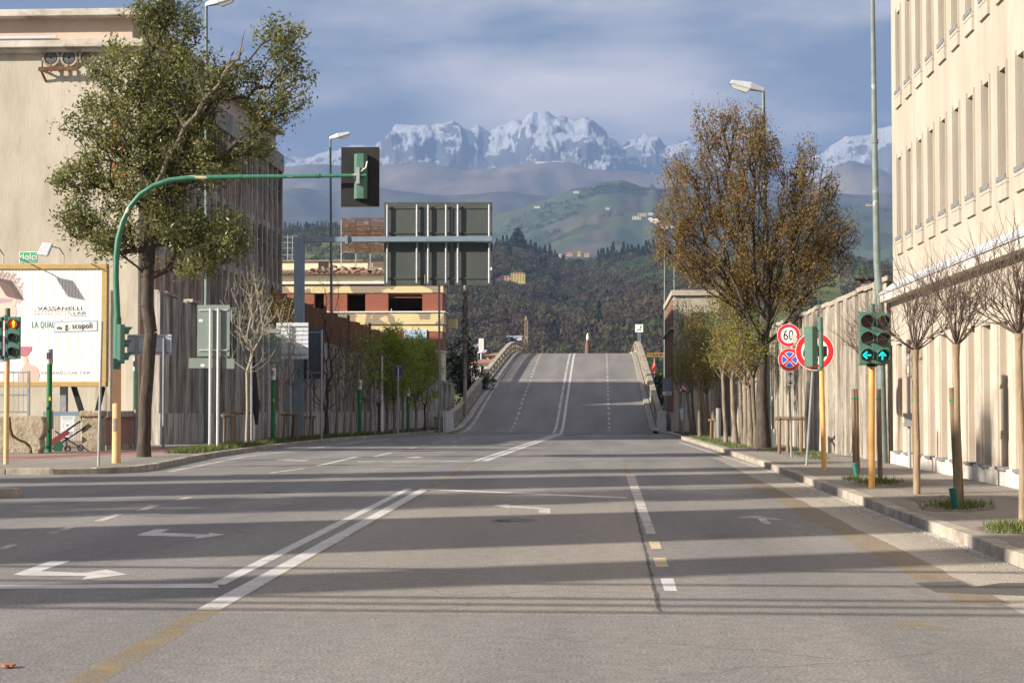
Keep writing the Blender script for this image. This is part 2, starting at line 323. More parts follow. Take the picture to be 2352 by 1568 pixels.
SGREY = mat('sign_smudge', (0.42,0.4,0.38), (0.6,0.58,0.56), 20, 0.8)
WOOD = mat('stake_wood', (0.15,0.105,0.065), (0.25,0.185,0.12), 3, 0.85, 0.5, 12, stretch=(4,4,0.4), rand=0.15)
TIEG = mat('green_tie', (0.02,0.19,0.11), rough=0.6)
DRAINT = mat('green_drain_tube', (0.015,0.12,0.09), (0.025,0.15,0.11), 4, 0.5)
BARK_D = mat('bark_dark', (0.045,0.035,0.027), (0.095,0.078,0.06), 5, 0.95, 1.0, 14, stretch=(2,2,0.5))
BARK_G = mat('bark_grey', (0.13,0.105,0.078), (0.25,0.21,0.16), 5, 0.95, 1.0, 14, stretch=(2,2,0.5), rand=0.2)
BARK_T = mat('bark_tan', (0.20,0.145,0.09), (0.30,0.225,0.15), 5, 0.9, 0.6, 14, stretch=(2,2,0.5))
TWIG = mat('twig_brown', (0.085,0.062,0.05), (0.14,0.105,0.085), 8, 0.9)
TWIGL = mat('twig_pale', (0.27,0.22,0.18), (0.36,0.3,0.25), 8, 0.9)
OLDCONC = mat('crumbling_concrete', (0.24,0.195,0.135), (0.40,0.34,0.25), 3, 0.95, 1.8, 9, c3=(0.12,0.1,0.075), s3=3, a3=(0.6,0.72))
FRAMEGOLD = mat('gold_frame', (0.42,0.29,0.11), (0.47,0.34,0.15), 4, 0.5, metal=0.2)
SLATW = mat('billboard_white_slat', (0.80,0.79,0.77), rough=0.5)
PRINTS = {}
def ink(c):
    k = tuple(c)
    if k not in PRINTS: PRINTS[k] = mat('print_ink', c, tuple(min(1, x*1.12) for x in c), 5, 0.6)
    return PRINTS[k]

# ------------------------------------------------------------------ ground, road, pavements
def sheet(name, pts, m, z=None):
    o = MB().flat([(p[0], p[1], p[2] if z is None else z) for p in pts]).build(name, m)
    return o
GRASSG = mat('ground_grass', (0.055,0.07,0.025), (0.11,0.10,0.05), 0.02, 0.95, world_co=True)
struct(sheet('ground', [(-40000,-2000),(40000,-2000),(40000,45000),(-40000,45000)], GRASSG, -0.35))
struct(sheet('road', [(-70,-40),(9,-40),(9,108),(-70,108)], ASPH, 0.0))

KR = [(3.82,2),(3.82,20),(3.82,45),(3.66,60),(3.32,78),(3.05,97)]
KLp = [(-900,1090),(-300,1090),(0,1090),(100,1090),(200,1089),(290,1086),(345,1080),(400,1068),(480,1051),(580,1036),(700,1020.5),(800,1010.5),(900,1003),(1030,990)]
KL = [(gp(u,v).x, gp(u,v).y) for u, v in KLp]
WALKZ = 0.125
side_r = struct(MB().poly([(x+0.2,y) for x,y in KR] + [(9,97),(9,2)], (0,0,WALKZ-0.3), (1,0,0), (0,1,0), 0.3).build('pavement_right', WALK))
def inset(path, d):
    out = []
    for i, p in enumerate(path):
        a = Vector(path[max(0,i-1)]); b = Vector(path[min(len(path)-1,i+1)]); t = (b-a).normalized(); out.append((p[0]-t.y*d, p[1]+t.x*d))
    return out
KLi = inset(KL, 0.2)
side_l = struct(MB().poly(KLi + [(-9.7,104),(-9.5,112),(-70,112),(-70,KLi[0][1])], (0,0,WALKZ-0.3), (1,0,0), (0,1,0), 0.3).build('pavement_left', WALK))
rng = random.Random(3)
def kerb_stones(path, parent, side, step=1.0):
    meshes = []
    for q in range(4):
        mb = MB(); L = step - 0.02; mb.box(0, L, 0, 0.2, -0.1, WALKZ + 0.006 + rng.uniform(-0.004, 0.008))
        me = mb.mesh('kerb_stone'); me.materials.append(KERB); meshes.append(me)
    P = [Vector(p) for p in path]; seg = 0; pos = P[0].copy(); total = sum((P[i+1]-P[i]).length for i in range(len(P)-1)); n = int(total / step)
    def point(s):
        for i in range(len(P)-1):
            L = (P[i+1]-P[i]).length
            if s <= L: return P[i] + (P[i+1]-P[i]) * (s / L)
            s -= L
        return P[-1]
    for i in range(n):
        a = point(i*step); b = point((i+1)*step); ang = math.atan2(b.y-a.y, b.x-a.x)
        if side < 0: loc, r = (b.x, b.y, rng.uniform(-0.008,0.004)), ang + math.pi
        else: loc, r = (a.x, a.y, rng.uniform(-0.008,0.004)), ang
        o = place('kerb_stone', meshes[rng.randrange(4)], KERB, parent, loc=loc, rot=(rng.uniform(-0.01,0.01),0,r+rng.uniform(-0.006,0.006)), bevel=0.012)
kerb_stones(KR, side_r, -1); 
kerb_stones([p for p in KL if p[0] > -19], side_l, 1)
# near corner of the side street, a scrap of kerb at the picture's left edge
c0 = gp(40, 1141); isl = struct(MB().poly([(c0.x,c0.y),(c0.x-0.05,c0.y+0.35),(c0.x-0.5,c0.y+0.6),(-60,c0.y+0.6),(-60,-40),(c0.x-3.4,-40),(c0.x-3.2,c0.y-3.5),(c0.x-1.2,c0.y-0.8)], (0,0,-0.1), (1,0,0), (0,1,0), 0.24).build('pavement_corner', KERB, bevel=0.02))

STAIN = asphalt('oil_stain', (0.12,0.115,0.11), (0.155,0.145,0.14), False)
def blot(u, v, ru, rv, m, z=0.0009, nm='road_stain'):
    r_ = random.Random(int(u)); struct(MB().flat([gp(u+ru*math.cos(k*0.3142)*r_.uniform(0.6,1.1), v+rv*math.sin(-k*0.3142)*r_.uniform(0.6,1.1), z) for k in range(20)][::-1]).build(nm, m))
blot(1185,1194,55,6,STAIN); blot(1150,1196,30,3,STAIN); blot(640,1130,45,3,STAIN); blot(1650,1230,40,5,STAIN)
struct(MB().flat([gp(1176+x*0.5,1091+y*0.5,0.002) for x,y in [(1850,492),(2060,486),(2120,512),(2240,494),(2500,492),(2500,556),(2160,546),(1950,536)]]).build('road_patch', asphalt('dark_patch',(0.06,0.057,0.054),(0.1,0.095,0.088),False)))
# surface repairs, gutter, cycle path
def strip(x0, x1, y0, y1, z, m, name, jit=0.03, n=24, par=None):
    L = [(x0 + rng.uniform(-jit, jit), y0 + (y1-y0)*i/n, z) for i in range(n+1)]; R_ = [(x1 + rng.uniform(-jit, jit), y0 + (y1-y0)*i/n, z) for i in range(n+1)]
    return struct(sheet(name, L + R_[::-1], m))
strip(3.03, 3.84, 6, 52, 0.0006, GUTTER, 'gutter', 0.05, 60)
strip(2.66, 3.04, 13.6, 37.5, 0.0012, ASPH_BROWN, 'trench_repair', 0.025, 50)
strip(-3.0, 0.36, 12.7, 31, 0.0007, ASPH_PALE, 'road_patch', 0.03, 50)
strip(0.355, 0.385, 13, 26, 0.0014, asphalt('tar_seam', (0.05,0.045,0.045), (0.085,0.078,0.075), False), 'tar_seam', 0.012, 60)
red = [(-300,1056),(0,1053),(60,1053.5),(170,1049),(275,1043.5),(330,1041),(390,1035.5),(440,1029),(400,1026),(340,1032),(260,1038),(170,1043),(60,1047),(0,1047),(-300,1048)]
struct(sheet('cycle_path', [gp(u,v,WALKZ+0.004) for u,v in red], REDWALK))
for e in ([(-300,1058),(0,1055),(60,1055.5),(170,1051),(275,1045.5),(330,1043),(330,1041.8),(275,1044.3),(170,1049.8),(60,1054.3),(0,1053.8),(-300,1056.8)],
          [(340,1031),(400,1025),(440,1022),(440,1021),(400,1024),(340,1030)]):
    struct(sheet('cycle_path_line', [gp(u,v,WALKZ+0.007) for u,v in e], PAINT_WORN))

# ------------------------------------------------------------------ painted markings
def mark(name, pts, m=None, z=0.0022):
    return struct(sheet(name, [gp(u,v,z) for u,v in pts], m or PAINT))
def line(name, a, b, w, m=None, z=0.0022, n=14):
    a = gp(*a); b = gp(*b); d = (b-a).normalized(); s = Vector((-d.y,d.x,0))*(w/2); L=[];R_=[]
    for i in range(n+1):
        p = a+(b-a)*(i/n); k = 1+rng.uniform(-0.08,0.08); L.append((*(p+s*k).xy, z)); R_.append((*(p-s*k).xy, z))
    return struct(sheet(name, L+R_[::-1], m or PAINT))
line('centre_line', (499,1342), (938,1122), 0.13)
line('centre_line', (478,1400), (976,1122), 0.17)
line('centre_line_worn', (180,1575), (478,1400), 0.2, PAINT_YEL, 0.0018)
line('centre_line_worn', (497,1403), (990,1124), 0.07, PAINT_YEL, 0.0016)
line('centre_line_worn', (984,1122), (1092,1058), 0.13, PAINT_YEL, 0.0016)
mark('stop_line', [(-200,1352),(503,1349),(497,1339),(-200,1344)])
mark('stop_line', [(985,1125),(1440,1144),(1440,1141),(985,1121.5)])
line('centre_line', (1092,1058), (1282,995), 0.16)
line('centre_line', (1112,1058.5), (1293,995), 0.2)
line('stop_line', (820,1060), (1095,1059), 0.5, PAINT_WORN, 0.0027)
def Zl(zx, zy): return (zx*0.5, 1091+zy*0.5)
def Zr(zx, zy): return (1176+zx*0.5, 1091+zy*0.5)
mark('lane_arrow', [Zl(*p) for p in [(630,273),(715,247),(780,247),(738,263),(960,271),(960,263),(1034,272),(890,292),(905,282),(700,278),(634,277)]])
mark('lane_arrow', [Zl(*p) for p in [(60,455),(230,393),(325,393),(185,440),(385,447),(490,432),(585,455),(375,478),(400,462),(100,459)]])
for q in [[(620,162),(690,138),(735,138),(665,162)],[(430,210),(530,178),(570,178),(475,210)],[(210,268),(310,237),(350,237),(250,268)],[(-10,337),(40,317),(82,317),(30,337)],[(800,113),(850,101),(885,101),(835,113)]]:
    mark('lane_dash', [Zl(*p) for p in q], PAINT_WORN)
mark('lane_arrow', [Zr(*p) for p in [(1030,194),(1120,184),(1245,204),(1166,200),(1190,222),(1155,222),(1126,197)]], PAINT_WORN)
mark('lane_arrow', [Zr(*p) for p in [(1690,704),(1745,690),(1775,660),(1835,665),(2065,714),(1900,712)]], PAINT_YEL)
mark('lane_arrow', [(1135,1160),(1165,1157),(1172,1160),(1264,1166),(1264,1179),(1236,1179),(1238,1170),(1170,1164),(1172,1168)], PAINT_WORN)
mark('lane_dash', [Zr(523,0),Zr(564,0),Zr(661,268),Zr(617,268)], PAINT_WORN)
line('lane_dash', (1431,1048), (1441,1091), 0.11, PAINT_YEL)
for q in [[(627,304),(676,304),(689,338),(640,338)],[(648,378),(706,378),(718,420),(662,420)]]: mark('lane_dash', [Zr(*p) for p in q], paintmat('road_paint_cream%d' % q[0][0], (0.52,0.44,0.28), 0.85))
mark('lane_dash', [Zr(*p) for p in [(681,473),(742,473),(759,530),(700,530)]])
line('lane_dash', (728,1070), (818,1049), 0.14); line('lane_dash', (860,1048), (900,1039), 0.13); line('lane_dash', (620,1086), (700,1075), 0.14, PAINT_WORN)
for a, b in [((905,1037),(921,1034)),((940,1030),(955,1027)),((968,1024),(980,1022)),((995,1019),(1005,1017)),((1040,1015.5),(1052,1012.5)),((1062,1010),(1070,1008))]: line('lane_dash', a, b, 0.12, PAINT_WORN)
line('edge_line', (388,1083), (560,1049), 0.16, PAINT_WORN); line('edge_line', (560,1049), (900,1006), 0.14, PAINT_WORN)
mark('lane_arrow', [(630,1056),(668,1054),(700,1056),(714,1053),(700,1059),(676,1058)], PAINT_WORN); mark('lane_arrow', [(925,1051),(958,1047.5),(975,1050),(950,1052)], PAINT_WORN)
line('edge_line', (1560,1015), (1800,1092), 0.12, PAINT_WORN, 0.0027)
line('edge_line', (1810,1100), (2290,1285), 0.10, PAINT_WORN, 0.0027)
# heat-cracked seams across the far road
for v0 in (1047.5, 1035, 1024):
    a = gp(740+rng.uniform(0,120), v0+2); b = gp(1240, v0-1); n = 30
    L = [(a.x+(b.x-a.x)*i/n, a.y+(b.y-a.y)*i/n+rng.uniform(-.25,.25), 0.006) for i in range(n+1)]
    struct(sheet('tar_seam', L+[(p[0], p[1]+0.25+rng.uniform(0,.2), 0.006) for p in L[::-1]], bpy.data.materials['tar_seam']))

# ------------------------------------------------------------------ the ramp of the overpass
PROF = [(90,0.0),(98,0.005),(101,0.03),(105,0.22),(110,0.68),(118,1.66),(128,2.8),(138,3.95),(150,5.28),(158,6.06),(164,6.42),(170,6.55),(178,6.5),(195,5.8),(220,3.6),(250,0.8),(262,0.0)]
def ramp_z(Y):
    ys = [p[0] for p in PROF]; i = max(0, min(len(ys)-2, next((k for k in range(len(ys)-1) if Y <= ys[k+1]), len(ys)-2)))
    p0 = PROF[max(0,i-1)]; p1 = PROF[i]; p2 = PROF[i+1]; p3 = PROF[min(len(PROF)-1,i+2)]; h = p2[0]-p1[0]; t = (Y-p1[0])/h
    m1 = (p2[1]-p0[1])/max(1e-6,(p2[0]-p0[0]))*h; m2 = (p3[1]-p1[1])/max(1e-6,(p3[0]-p1[0]))*h
    return (2*t**3-3*t*t+1)*p1[1]+(t**3-2*t*t+t)*m1+(-2*t**3+3*t*t)*p2[1]+(t**3-t*t)*m2
def xl(Y): return -9.3 + 0.006*(Y-100)
def xr(Y): return 3.0 - 0.006*(Y-100)
YS = [97 + 1.5*i for i in range(108)]
def ribbon(name, fa, fb, dz, m, ys=YS, thick=None):
    V = []; F = []
    for i, y in enumerate(ys):
        V += [(fa(y), y, ramp_z(y)+dz), (fb(y), y, ramp_z(y)+dz)]
        if i: F.append((2*i-2, 2*i-1, 2*i+1, 2*i))
    return MB().add(V, F).build(name, m)
deck = ribbon('bridge_road', lambda y: xl(y)+0.4, lambda y: xr(y)-0.4, 0.012, ASPH2); struct(deck)
emb = MB(); n = len(YS)
V = []; F = []
for i, y in enumerate(YS):
    z = ramp_z(y); V += [(xl(y)-0.15,y,-0.4),(xl(y)-0.15,y,z-0.02),(xr(y)+0.15,y,z-0.02),(xr(y)+0.15,y,-0.4)]
    if i:
        for q in range(3): F.append((4*i-4+q, 4*i+q, 4*i+q+1, 4*i-3+q))
emb.add(V, F); struct(emb.build('bridge_embankment', CONC_D))
def jx(f, o): return lambda y: f(y)+o
struct(ribbon('bridge_edge_line', lambda y: -8.42-0.001*(y-100), lambda y: -8.27-0.001*(y-100), 0.018, PAINT_WORN))
struct(ribbon('bridge_edge_line', lambda y: 2.42-0.004*(y-100), lambda y: 2.58-0.004*(y-100), 0.018, PAINT))
cxl = lambda y: -2.95-0.0072*(y-102)
struct(ribbon('bridge_centre_line', lambda y: cxl(y)-0.30, lambda y: cxl(y)-0.14, 0.018, PAINT_WORN)); struct(ribbon('bridge_centre_line', lambda y: cxl(y)+0.10, lambda y: cxl(y)+0.26, 0.018, PAINT))
for fx in (lambda y: -5.75-0.009*(y-103), lambda y: 0.0-0.0045*(y-102)):
    y = 102.0
    while y < 166:
        struct(ribbon('bridge_lane_dash', lambda yy: fx(yy)-0.07, lambda yy: fx(yy)+0.07, 0.019, PAINT_WORN, [y, y+0.6, y+1.2])); y += 2.6
for yj in (128.6, 147.5, 155): struct(ribbon('bridge_joint', lambda y: -8.6, lambda y: 2.2, 0.016, GUTTER if yj > 130 else PAINT_WORN, [yj, yj+0.12] if yj > 130 else [134.0, 134.25]))
for side, fx, sg in (('left', xl, 1), ('right', xr, -1)):
    kb = struct(ribbon('bridge_kerb', jx(fx, 0.25*sg), jx(fx, 0.62*sg), 0.16, CONC_D))
    f2 = MB(); V=[]; F=[]
    for i, y in enumerate(YS):
        V += [(fx(y)+0.62*sg,y,ramp_z(y)-0.02),(fx(y)+0.62*sg,y,ramp_z(y)+0.16)]
        if i: F.append((2*i-2,2*i-1,2*i+1,2*i))
    f2.add(V,F); struct(f2.build('bridge_kerb_face', COPING))
BALU = mat('weathered_balustrade', (0.26,0.225,0.17), (0.42,0.37,0.29), 3, 0.92, 0.8, 16, c3=(0.12,0.10,0.085), s3=2.2, a3=(0.5,0.66), rand=0.15)
def balustrade(name, label, fx, sg, solid_until):
    t = thing(name, label, 'balustrade', (fx(101), 101, 0))
    def rail(nm, z0, z1, w, y0, y1):
        ys = [y0 + (y1-y0)*i/max(2,int((y1-y0)/1.5)) for i in range(max(2,int((y1-y0)/1.5))+1)]; V=[];F=[]
        for i, y in enumerate(ys):
            z = ramp_z(y); a = fx(y)-w/2; b = fx(y)+w/2
            V += [(a,y,z+z0),(b,y,z+z0),(b,y,z+z1),(a,y,z+z1)]
            if i:
                for q in range(4): F.append((4*i-4+q,4*i-4+(q+1)%4,4*i+(q+1)%4,4*i+q))
        F += [(0,1,2,3),(4*len(ys)-1,4*len(ys)-2,4*len(ys)-3,4*len(ys)-4)]
        MB().add(V,F).build(nm, BALU, t)
    rail('coping', 0.98, 1.12, 0.34, 101.6, 255); rail('base', -0.05, 0.28, 0.36, 101.6, 255)
    if solid_until > 102: rail('panel', 0.27, 0.99, 0.16, 101.7, solid_until)
    MB().box(fx(101)-0.28, fx(101)+0.28, 101.0, 101.6, -0.2, 1.25).build('end_pier', mat('whitewashed_pier',(0.55,0.55,0.55),(0.66,0.66,0.66),3,0.9), t)
    me = MB().tube([(0,0,0.27),(0,0,0.36),(0,0,0.5),(0,0,0.68),(0,0,0.86),(0,0,0.99)], [0.09,0.06,0.105,0.085,0.055,0.09], 7).mesh('baluster'); me.shade_smooth()
    y = solid_until + 0.2 if solid_until > 102 else 102.0
    k = 0
    while y < 176:
        if k % 9 == 8:
            place('pier', PIERM, BALU, t, loc=(fx(y)-fx(101), y-101, ramp_z(y)), rot=(0,0,0)); y += 0.36
        else: place('baluster', me, BALU, t, loc=(fx(y)-fx(101), y-101, ramp_z(y)))
        y += 0.3; k += 1
PIERM = MB().box(-0.15,0.15,-0.15,0.15,0.25,1.0).mesh('pier')
balustrade('bridge_balustrade', 'weathered stone balustrade climbing the left edge of the ramp, openwork near the crest', xl, 1, 124)
balustrade('bridge_balustrade', 'weathered stone balustrade climbing the right edge of the ramp, below the lane sign', xr, -1, 101)

# ------------------------------------------------------------------ right-hand building
bx0 = 6.9
bl = thing('office_building', 'tall cream plaster building with rows of narrow deep-set windows at the pavement edge', 'building', (bx0, 30, 0))
Y1 = 43.2; Y0 = 8.0
PITCHW = 1.372; WW = 0.62; nb = 22
wy = [42.35 - PITCHW*k for k in range(nb)]            # far jamb of each window
rows = [(5.47, 7.42), (8.97, 10.92)]
mb = MB()
zb = [3.95, rows[0][0], rows[0][1], rows[1][0], rows[1][1], 15.0]
for a, b in ((zb[0],zb[1]),(zb[2],zb[3]),(zb[4],zb[5])): mb.box(bx0, bx0+0.45, Y0, Y1, a, b)
for a, b in rows:
    prev = Y1
    for y in wy:
        mb.box(bx0, bx0+0.45, y, prev, a, b); prev = y-WW
    mb.box(bx0, bx0+0.45, Y0, prev, a, b)
mb.box(bx0+0.45, bx0+8, Y0, Y1, 0, 15)
mb.build('wall', PLASTER_R, bl)
fr_me = MB().box(-0.035,0.06, 0.006,0.055, -0.02,2.05).box(-0.035,0.06,-WW-0.055,-WW-0.006,-0.02,2.05).mesh('window')
sill_me = MB().box(-0.06,0.3,-WW-0.07,0.07,-0.10,-0.03).mesh('sill'); br_me = MB().add([(-0.05,-WW-0.06,-0.36),(-0.05,0.06,-0.36),(0.02,0.06,-0.36),(0.02,-WW-0.06,-0.36),(-0.05,-WW-0.06,-0.10),(-0.05,0.06,-0.10),(0.02,0.06,-0.10),(0.02,-WW-0.06,-0.10)],[(0,3,2,1),(4,5,6,7),(0,1,5,4),(1,2,6,5),(2,3,7,6),(3,0,4,7)]).mesh('sill_apron')
gl_me = MB().box(0.38,0.40,-WW+0.003,-0.003,0.003,1.945).mesh('pane'); flash_me = MB().box(-0.075,0.0,-WW-0.02,0.02,-0.03,0.06).mesh('flashing')
for a, b in rows:
    for y in wy:
        w = place('window', fr_me, PLASTER_R, bl, loc=(0, y-30, a))
        place('sill', sill_me, PLASTER_R, w); place('sill_apron', br_me, PLASTER_R, w); place('pane', gl_me, GLASSD, w); place('flashing', flash_me, SILLG, w)
# ledge above the ground floor
MB().box(bx0-0.32, bx0+0.1, Y0, Y1+0.05, 4.02, 4.2).build('ledge', CORNICE, bl, bevel=0.01)
MB().box(bx0-0.35, bx0+0.1, Y0, Y1+0.06, 4.2, 4.235).add([(bx0-0.35,Y0,4.24),(bx0-0.35,Y1+.06,4.24),(bx0,Y1+.06,4.5),(bx0,Y0,4.5)],[(0,1,2,3)]).build('flashing', CAPBLUE, bl)
# ground floor: plinth, pilasters, niches
gx = bx0 - 0.06
mb = MB().box(gx+0.14, bx0+0.46, Y0, Y1, 0.1, 4.02); mb.build('ground_floor_wall', PLINTH, bl)
MB().box(gx, gx+0.2, Y0, Y1, 2.98, 4.02).build('lintel_band', PLASTER_R, bl)
MB().box(gx-0.04, gx+0.2, Y0, Y1+0.02, 0.05, 0.42).build('plinth', mat('plinth_white', (0.45,0.41,0.36),(0.58,0.54,0.48),1.5,0.9,0.6,14,c3=(0.33,0.26,0.19),s3=1.4,a3=(0.5,0.7),world_co=True), bl)
pil = MB().box(0,0.2,-0.26,0.26,0.42,2.98).mesh('pilaster'); fin = MB().box(0.03,0.2,-0.06,0.06,0.42,2.98).mesh('fin'); ns = MB().box(-0.09,0.16,-0.36,0.36,-0.035,0.02).mesh('niche_sill')
for k in range(nb):
    yc = 42.35-WW/2-PITCHW*k
    place('pilaster', pil, PLINTH, bl, loc=(gx-bx0, yc+0.69-30, 0)); place('fin', fin, PLASTER_R, bl, loc=(gx-bx0, yc+0.38-30, 0)); place('fin', fin, PLASTER_R, bl, loc=(gx-bx0, yc-0.38-30, 0))
    place('niche_sill', ns, SILLG, bl, loc=(gx-bx0, yc-30, 0.43))
# conduit and meter box on its corner
cd = gp(2090,1060,WALKZ); dp = thing('conduit', 'grey conduit with small meter box on the cream building near its corner', 'pipe', (gx-0.12, 40.0, WALKZ))
MB().tube([(gx-0.12,40.0,0.1),(gx-0.12,40.0,2.75)],0.035,8).build('pipe', STEEL, dp, True); MB().tube([(gx-0.12,40.0,2.7),(gx-0.12,40.0,3.0)],0.05,8).build('cap', RUST, dp, True)
MB().box(gx-0.24,gx-0.04,39.92,40.08,1.05,1.35).build('box', STEELG, dp); MB().box(gx-0.245,gx-0.24,39.96,40.04,1.15,1.27).build('sticker', SWHITE, dp)

# ------------------------------------------------------------------ concrete boundary walls of upright planks
def plank_wall(name, label, a, b, h0, h1, step, mats, facing, base_h=0.0, cap=True, seed=1, z0=0.05):
    r = random.Random(seed); a = Vector(a); b = Vector(b); d = (b-a); L = d.length; d.normalize(); nrm = Vector((d.y,-d.x)) * facing; ang = math.atan2(d.y, d.x)
    t = thing(name, label, 'wall', (a.x, a.y, 0))
    n = int(L/step); cache = {}
    MB().bar((a.x-nrm.x*0.12,a.y-nrm.y*0.12,h0/2-0.05),(b.x-nrm.x*0.12,b.y-nrm.y*0.12,h1/2-0.05),0.12,0.1).add([(a.x,a.y,0),(b.x,b.y,0),(b.x,b.y,h1-0.02),(a.x,a.y,h0-0.02)],[(0,1,2,3)]).build('core', mats[1], t)
    for i in range(n):
        s = i*step; h = h0+(h1-h0)*s/L; rib = (i % 3 == 0); w = step*(0.93 if not rib else 0.86)
        dep = 0.10 + (0.11 if rib else 0) + r.uniform(-0.03,0.03); key = (round(h*2)/2, rib, r.randrange(4))
        if key not in cache:
            mb = MB(); k = 7; V=[]; F=[]
            for q in range(k+1):
                z = z0+(key[0]-z0)*q/k; o = r.uniform(-0.012,0.012)
                V += [(0.0,-0.05,z),(w,-0.05,z),(w-0.02+o*0.5,dep+o,z),(0.02+o*0.5,dep+r.uniform(-0.012,0.012),z)]
                if q:
                    for e in range(4): F.append((4*q-4+e,4*q-4+(e+1)%4,4*q+(e+1)%4,4*q+e))
            F += [(3,2,1,0),(4*k,4*k+1,4*k+2,4*k+3)]
            me = mb.add(V,F).mesh('plank'); me.materials.append(mats[0] if rib else mats[1]); cache[key] = me
        p = d*s
        sc_ = (1,-1 if facing > 0 else 1,1)
        o = place('plank', cache[key], None, t, loc=(p.x,p.y,0), rot=(0,0,ang)); o.scale = (1, -1 if facing>0 else 1, h/key[0]*r.uniform(0.99,1.01))
    s2 = 0
    while cap and s2 < L:
        h = h0+(h1-h0)*s2/L; l = r.uniform(0.7,1.3)
        if r.random() > 0.06:
            p = a+d*s2; q = a+d*min(L,s2+l-0.03); hh = h+r.uniform(-0.02,0.05)
            MB().bar((p.x,p.y,hh+0.06),(q.x,q.y,hh+0.06-(h0-h1)/L*l),0.36,0.12).build('coping_stone', COPING, t)
        s2 += l
    if base_h:
        p = a+nrm*0.2; q = b+nrm*0.2; MB().bar((p.x,p.y,base_h/2),(q.x,q.y,base_h/2),0.16,base_h).build('base_course', mats[0], t)
    return t
WR0 = (7.0,43.5); WR1 = (5.55,93)
wr = plank_wall('boundary_wall', 'tall sunlit concrete boundary wall of upright planks running beside the right pavement', WR0, WR1, 4.55, 4.3, 0.52, (CONC_S, CONC_R), 1.0 if False else -1.0, 0.0, seed=5)
WL0 = (-16.4,62.5); WL1 = (-9.85,111)
wlft = plank_wall('boundary_wall', 'shaded grey concrete boundary wall of upright planks behind the left verge', WL0, WL1, 5.6, 2.75, 0.45, (CONC_D, CONC_D), 1.0, 1.25, seed=6)

# ------------------------------------------------------------------ tall factory on the left
FX, FY, FL = -19.1, 70.0, 30.6          # front right corner and length of its flank
fb = thing('factory_building', 'tall old factory with cream plaster front and brick flank behind the evergreen tree', 'building', (FX-6, FY, 0))
MB().box(-44, FX, FY, FY+FL, -0.2, 16.1).build('wall', PLASTER_L, fb)
MB().box(-44, FX+0.35, FY-0.5, FY+0.5, 16.02, 16.35).box(-44, FX+0.2, FY-0.25, FY+0.5, 15.86, 16.02).build('cornice', CORNICE, fb, bevel=0.02)
MB().box(-44, FX-0.2, FY-0.1, FY+FL, 16.35, 17.24).build('parapet', PLASTER_PINK, fb)
MB().box(-44, FX+0.3, FY-0.7, FY+FL+0.3, 17.24, 17.52).build('roof_slab', CORNICE, fb, bevel=0.02)
MB().box(-44, FX-3.2, FY-0.57, FY-0.5, 16.36, 16.46).build('flashing', CAPBLUE, fb)
MB().box(FX-0.35, FX+0.12, FY-0.12, FY+0.2, -0.2, 15.86).build('corner_pier', PLASTER_L, fb)
MB().box(FX-1.6, FX-1.0, FY-0.06, FY+0.1, -0.2, 6.2).build('pilaster', CONC_S, fb)
MB().box(FX+0.0, FX+0.06, FY+0.3, FY+FL-0.2, 0.0, 15.4).build('brick_facing', BRICK_D, fb)
MB().box(FX+0.0, FX+0.30, FY+0.2, FY+FL, 15.0, 16.0).build('eaves_band', CONC_D, fb)
finm = MB().box(0.0,0.26,-0.13,0.13,5.0,15.0).mesh('concrete_fin'); nfin = 22
for i in range(nfin):
    place('concrete_fin', finm, CONC_D, fb, loc=(FX-fb.location.x, 0.6+(FL-0.9)*i/(nfin-1), 0))
for zb_ in (8.2, 11.4): MB().box(FX+0.0, FX+0.14, FY+0.3, FY+FL-0.2, zb_, zb_+0.35).build('string_course', CONC_D, fb)
wpan = MB().box(0.065,0.10,-0.5,0.5,0,1.3).mesh('window')
wfr = MB().box(0.09,0.13,-0.03,0.03,0,1.3).box(0.09,0.13,-0.5,0.5,0.62,0.67).mesh('frame')
for i in range(nfin-1):
    yy = 0.6+(FL-0.9)*(i+0.5)/(nfin-1)
    for z_ in (9.9, 13.2):
        w = place('window', wpan, GLASSD, fb, loc=(FX-fb.location.x, yy, z_)); place('frame', wfr, STEELG, w)
pe = MB()
for zz in np.arange(10.6, 13.8, 0.075):
    if noise.noise(Vector((zz*1.7, 3, 1))) > -0.25: pe.box(FX-1.0-0.5*abs(noise.noise(Vector((zz*2,1,0)))), FX-0.55+0.5*noise.noise(Vector((zz*3,7,0))), FY-0.02, FY+0.02, zz, zz+0.065)
pe.build('exposed_brick', mat('orange_brick',(0.42,0.13,0.045),(0.5,0.2,0.08),9,0.9), fb)
# round vents
for u in (118.5, 160, 202):
    c = at(u, 134.5, FY); v_ = MB().ring((c.x, FY-0.12, c.z), (1,0,0), (0,0,1), 0.27, 0.36, -0.14).build('vent_ring', CONC_S, fb, True)
    MB().disc((c.x, FY-0.06, c.z), (1,0,0), (0,0,1), 0.27, -0.04).build('vent_hole', mat('vent_dark', (0.05,0.055,0.055)), v_)
    cb = MB()
    for k in range(1,5): cb.ring((c.x, FY-0.10, c.z), (1,0,0), (0,0,1), 0.045*k+0.012, 0.045*k+0.03, -0.03, 28)
    cb.build('louvre', STEELG, v_)
b0 = at(95,163,FY); rk = thing('pipe_bracket', 'rusty steel bracket rail under the round vents of the factory front', 'bracket', (b0.x, FY, b0.z))
b1 = at(185,162,FY)
MB().bar((b0.x,FY-0.35,b0.z),(b1.x,FY-0.35,b1.z),0.09,0.16).build('rail', RUST, rk)
MB().bar((b0.x+0.1,FY-0.35,b0.z-0.05),(b0.x+0.2,FY,b0.z-0.45),0.07).bar((b0.x+0.1,FY-0.35,b0.z),(b0.x+0.1,FY,b0.z),0.08).build('strut', RUST, rk)
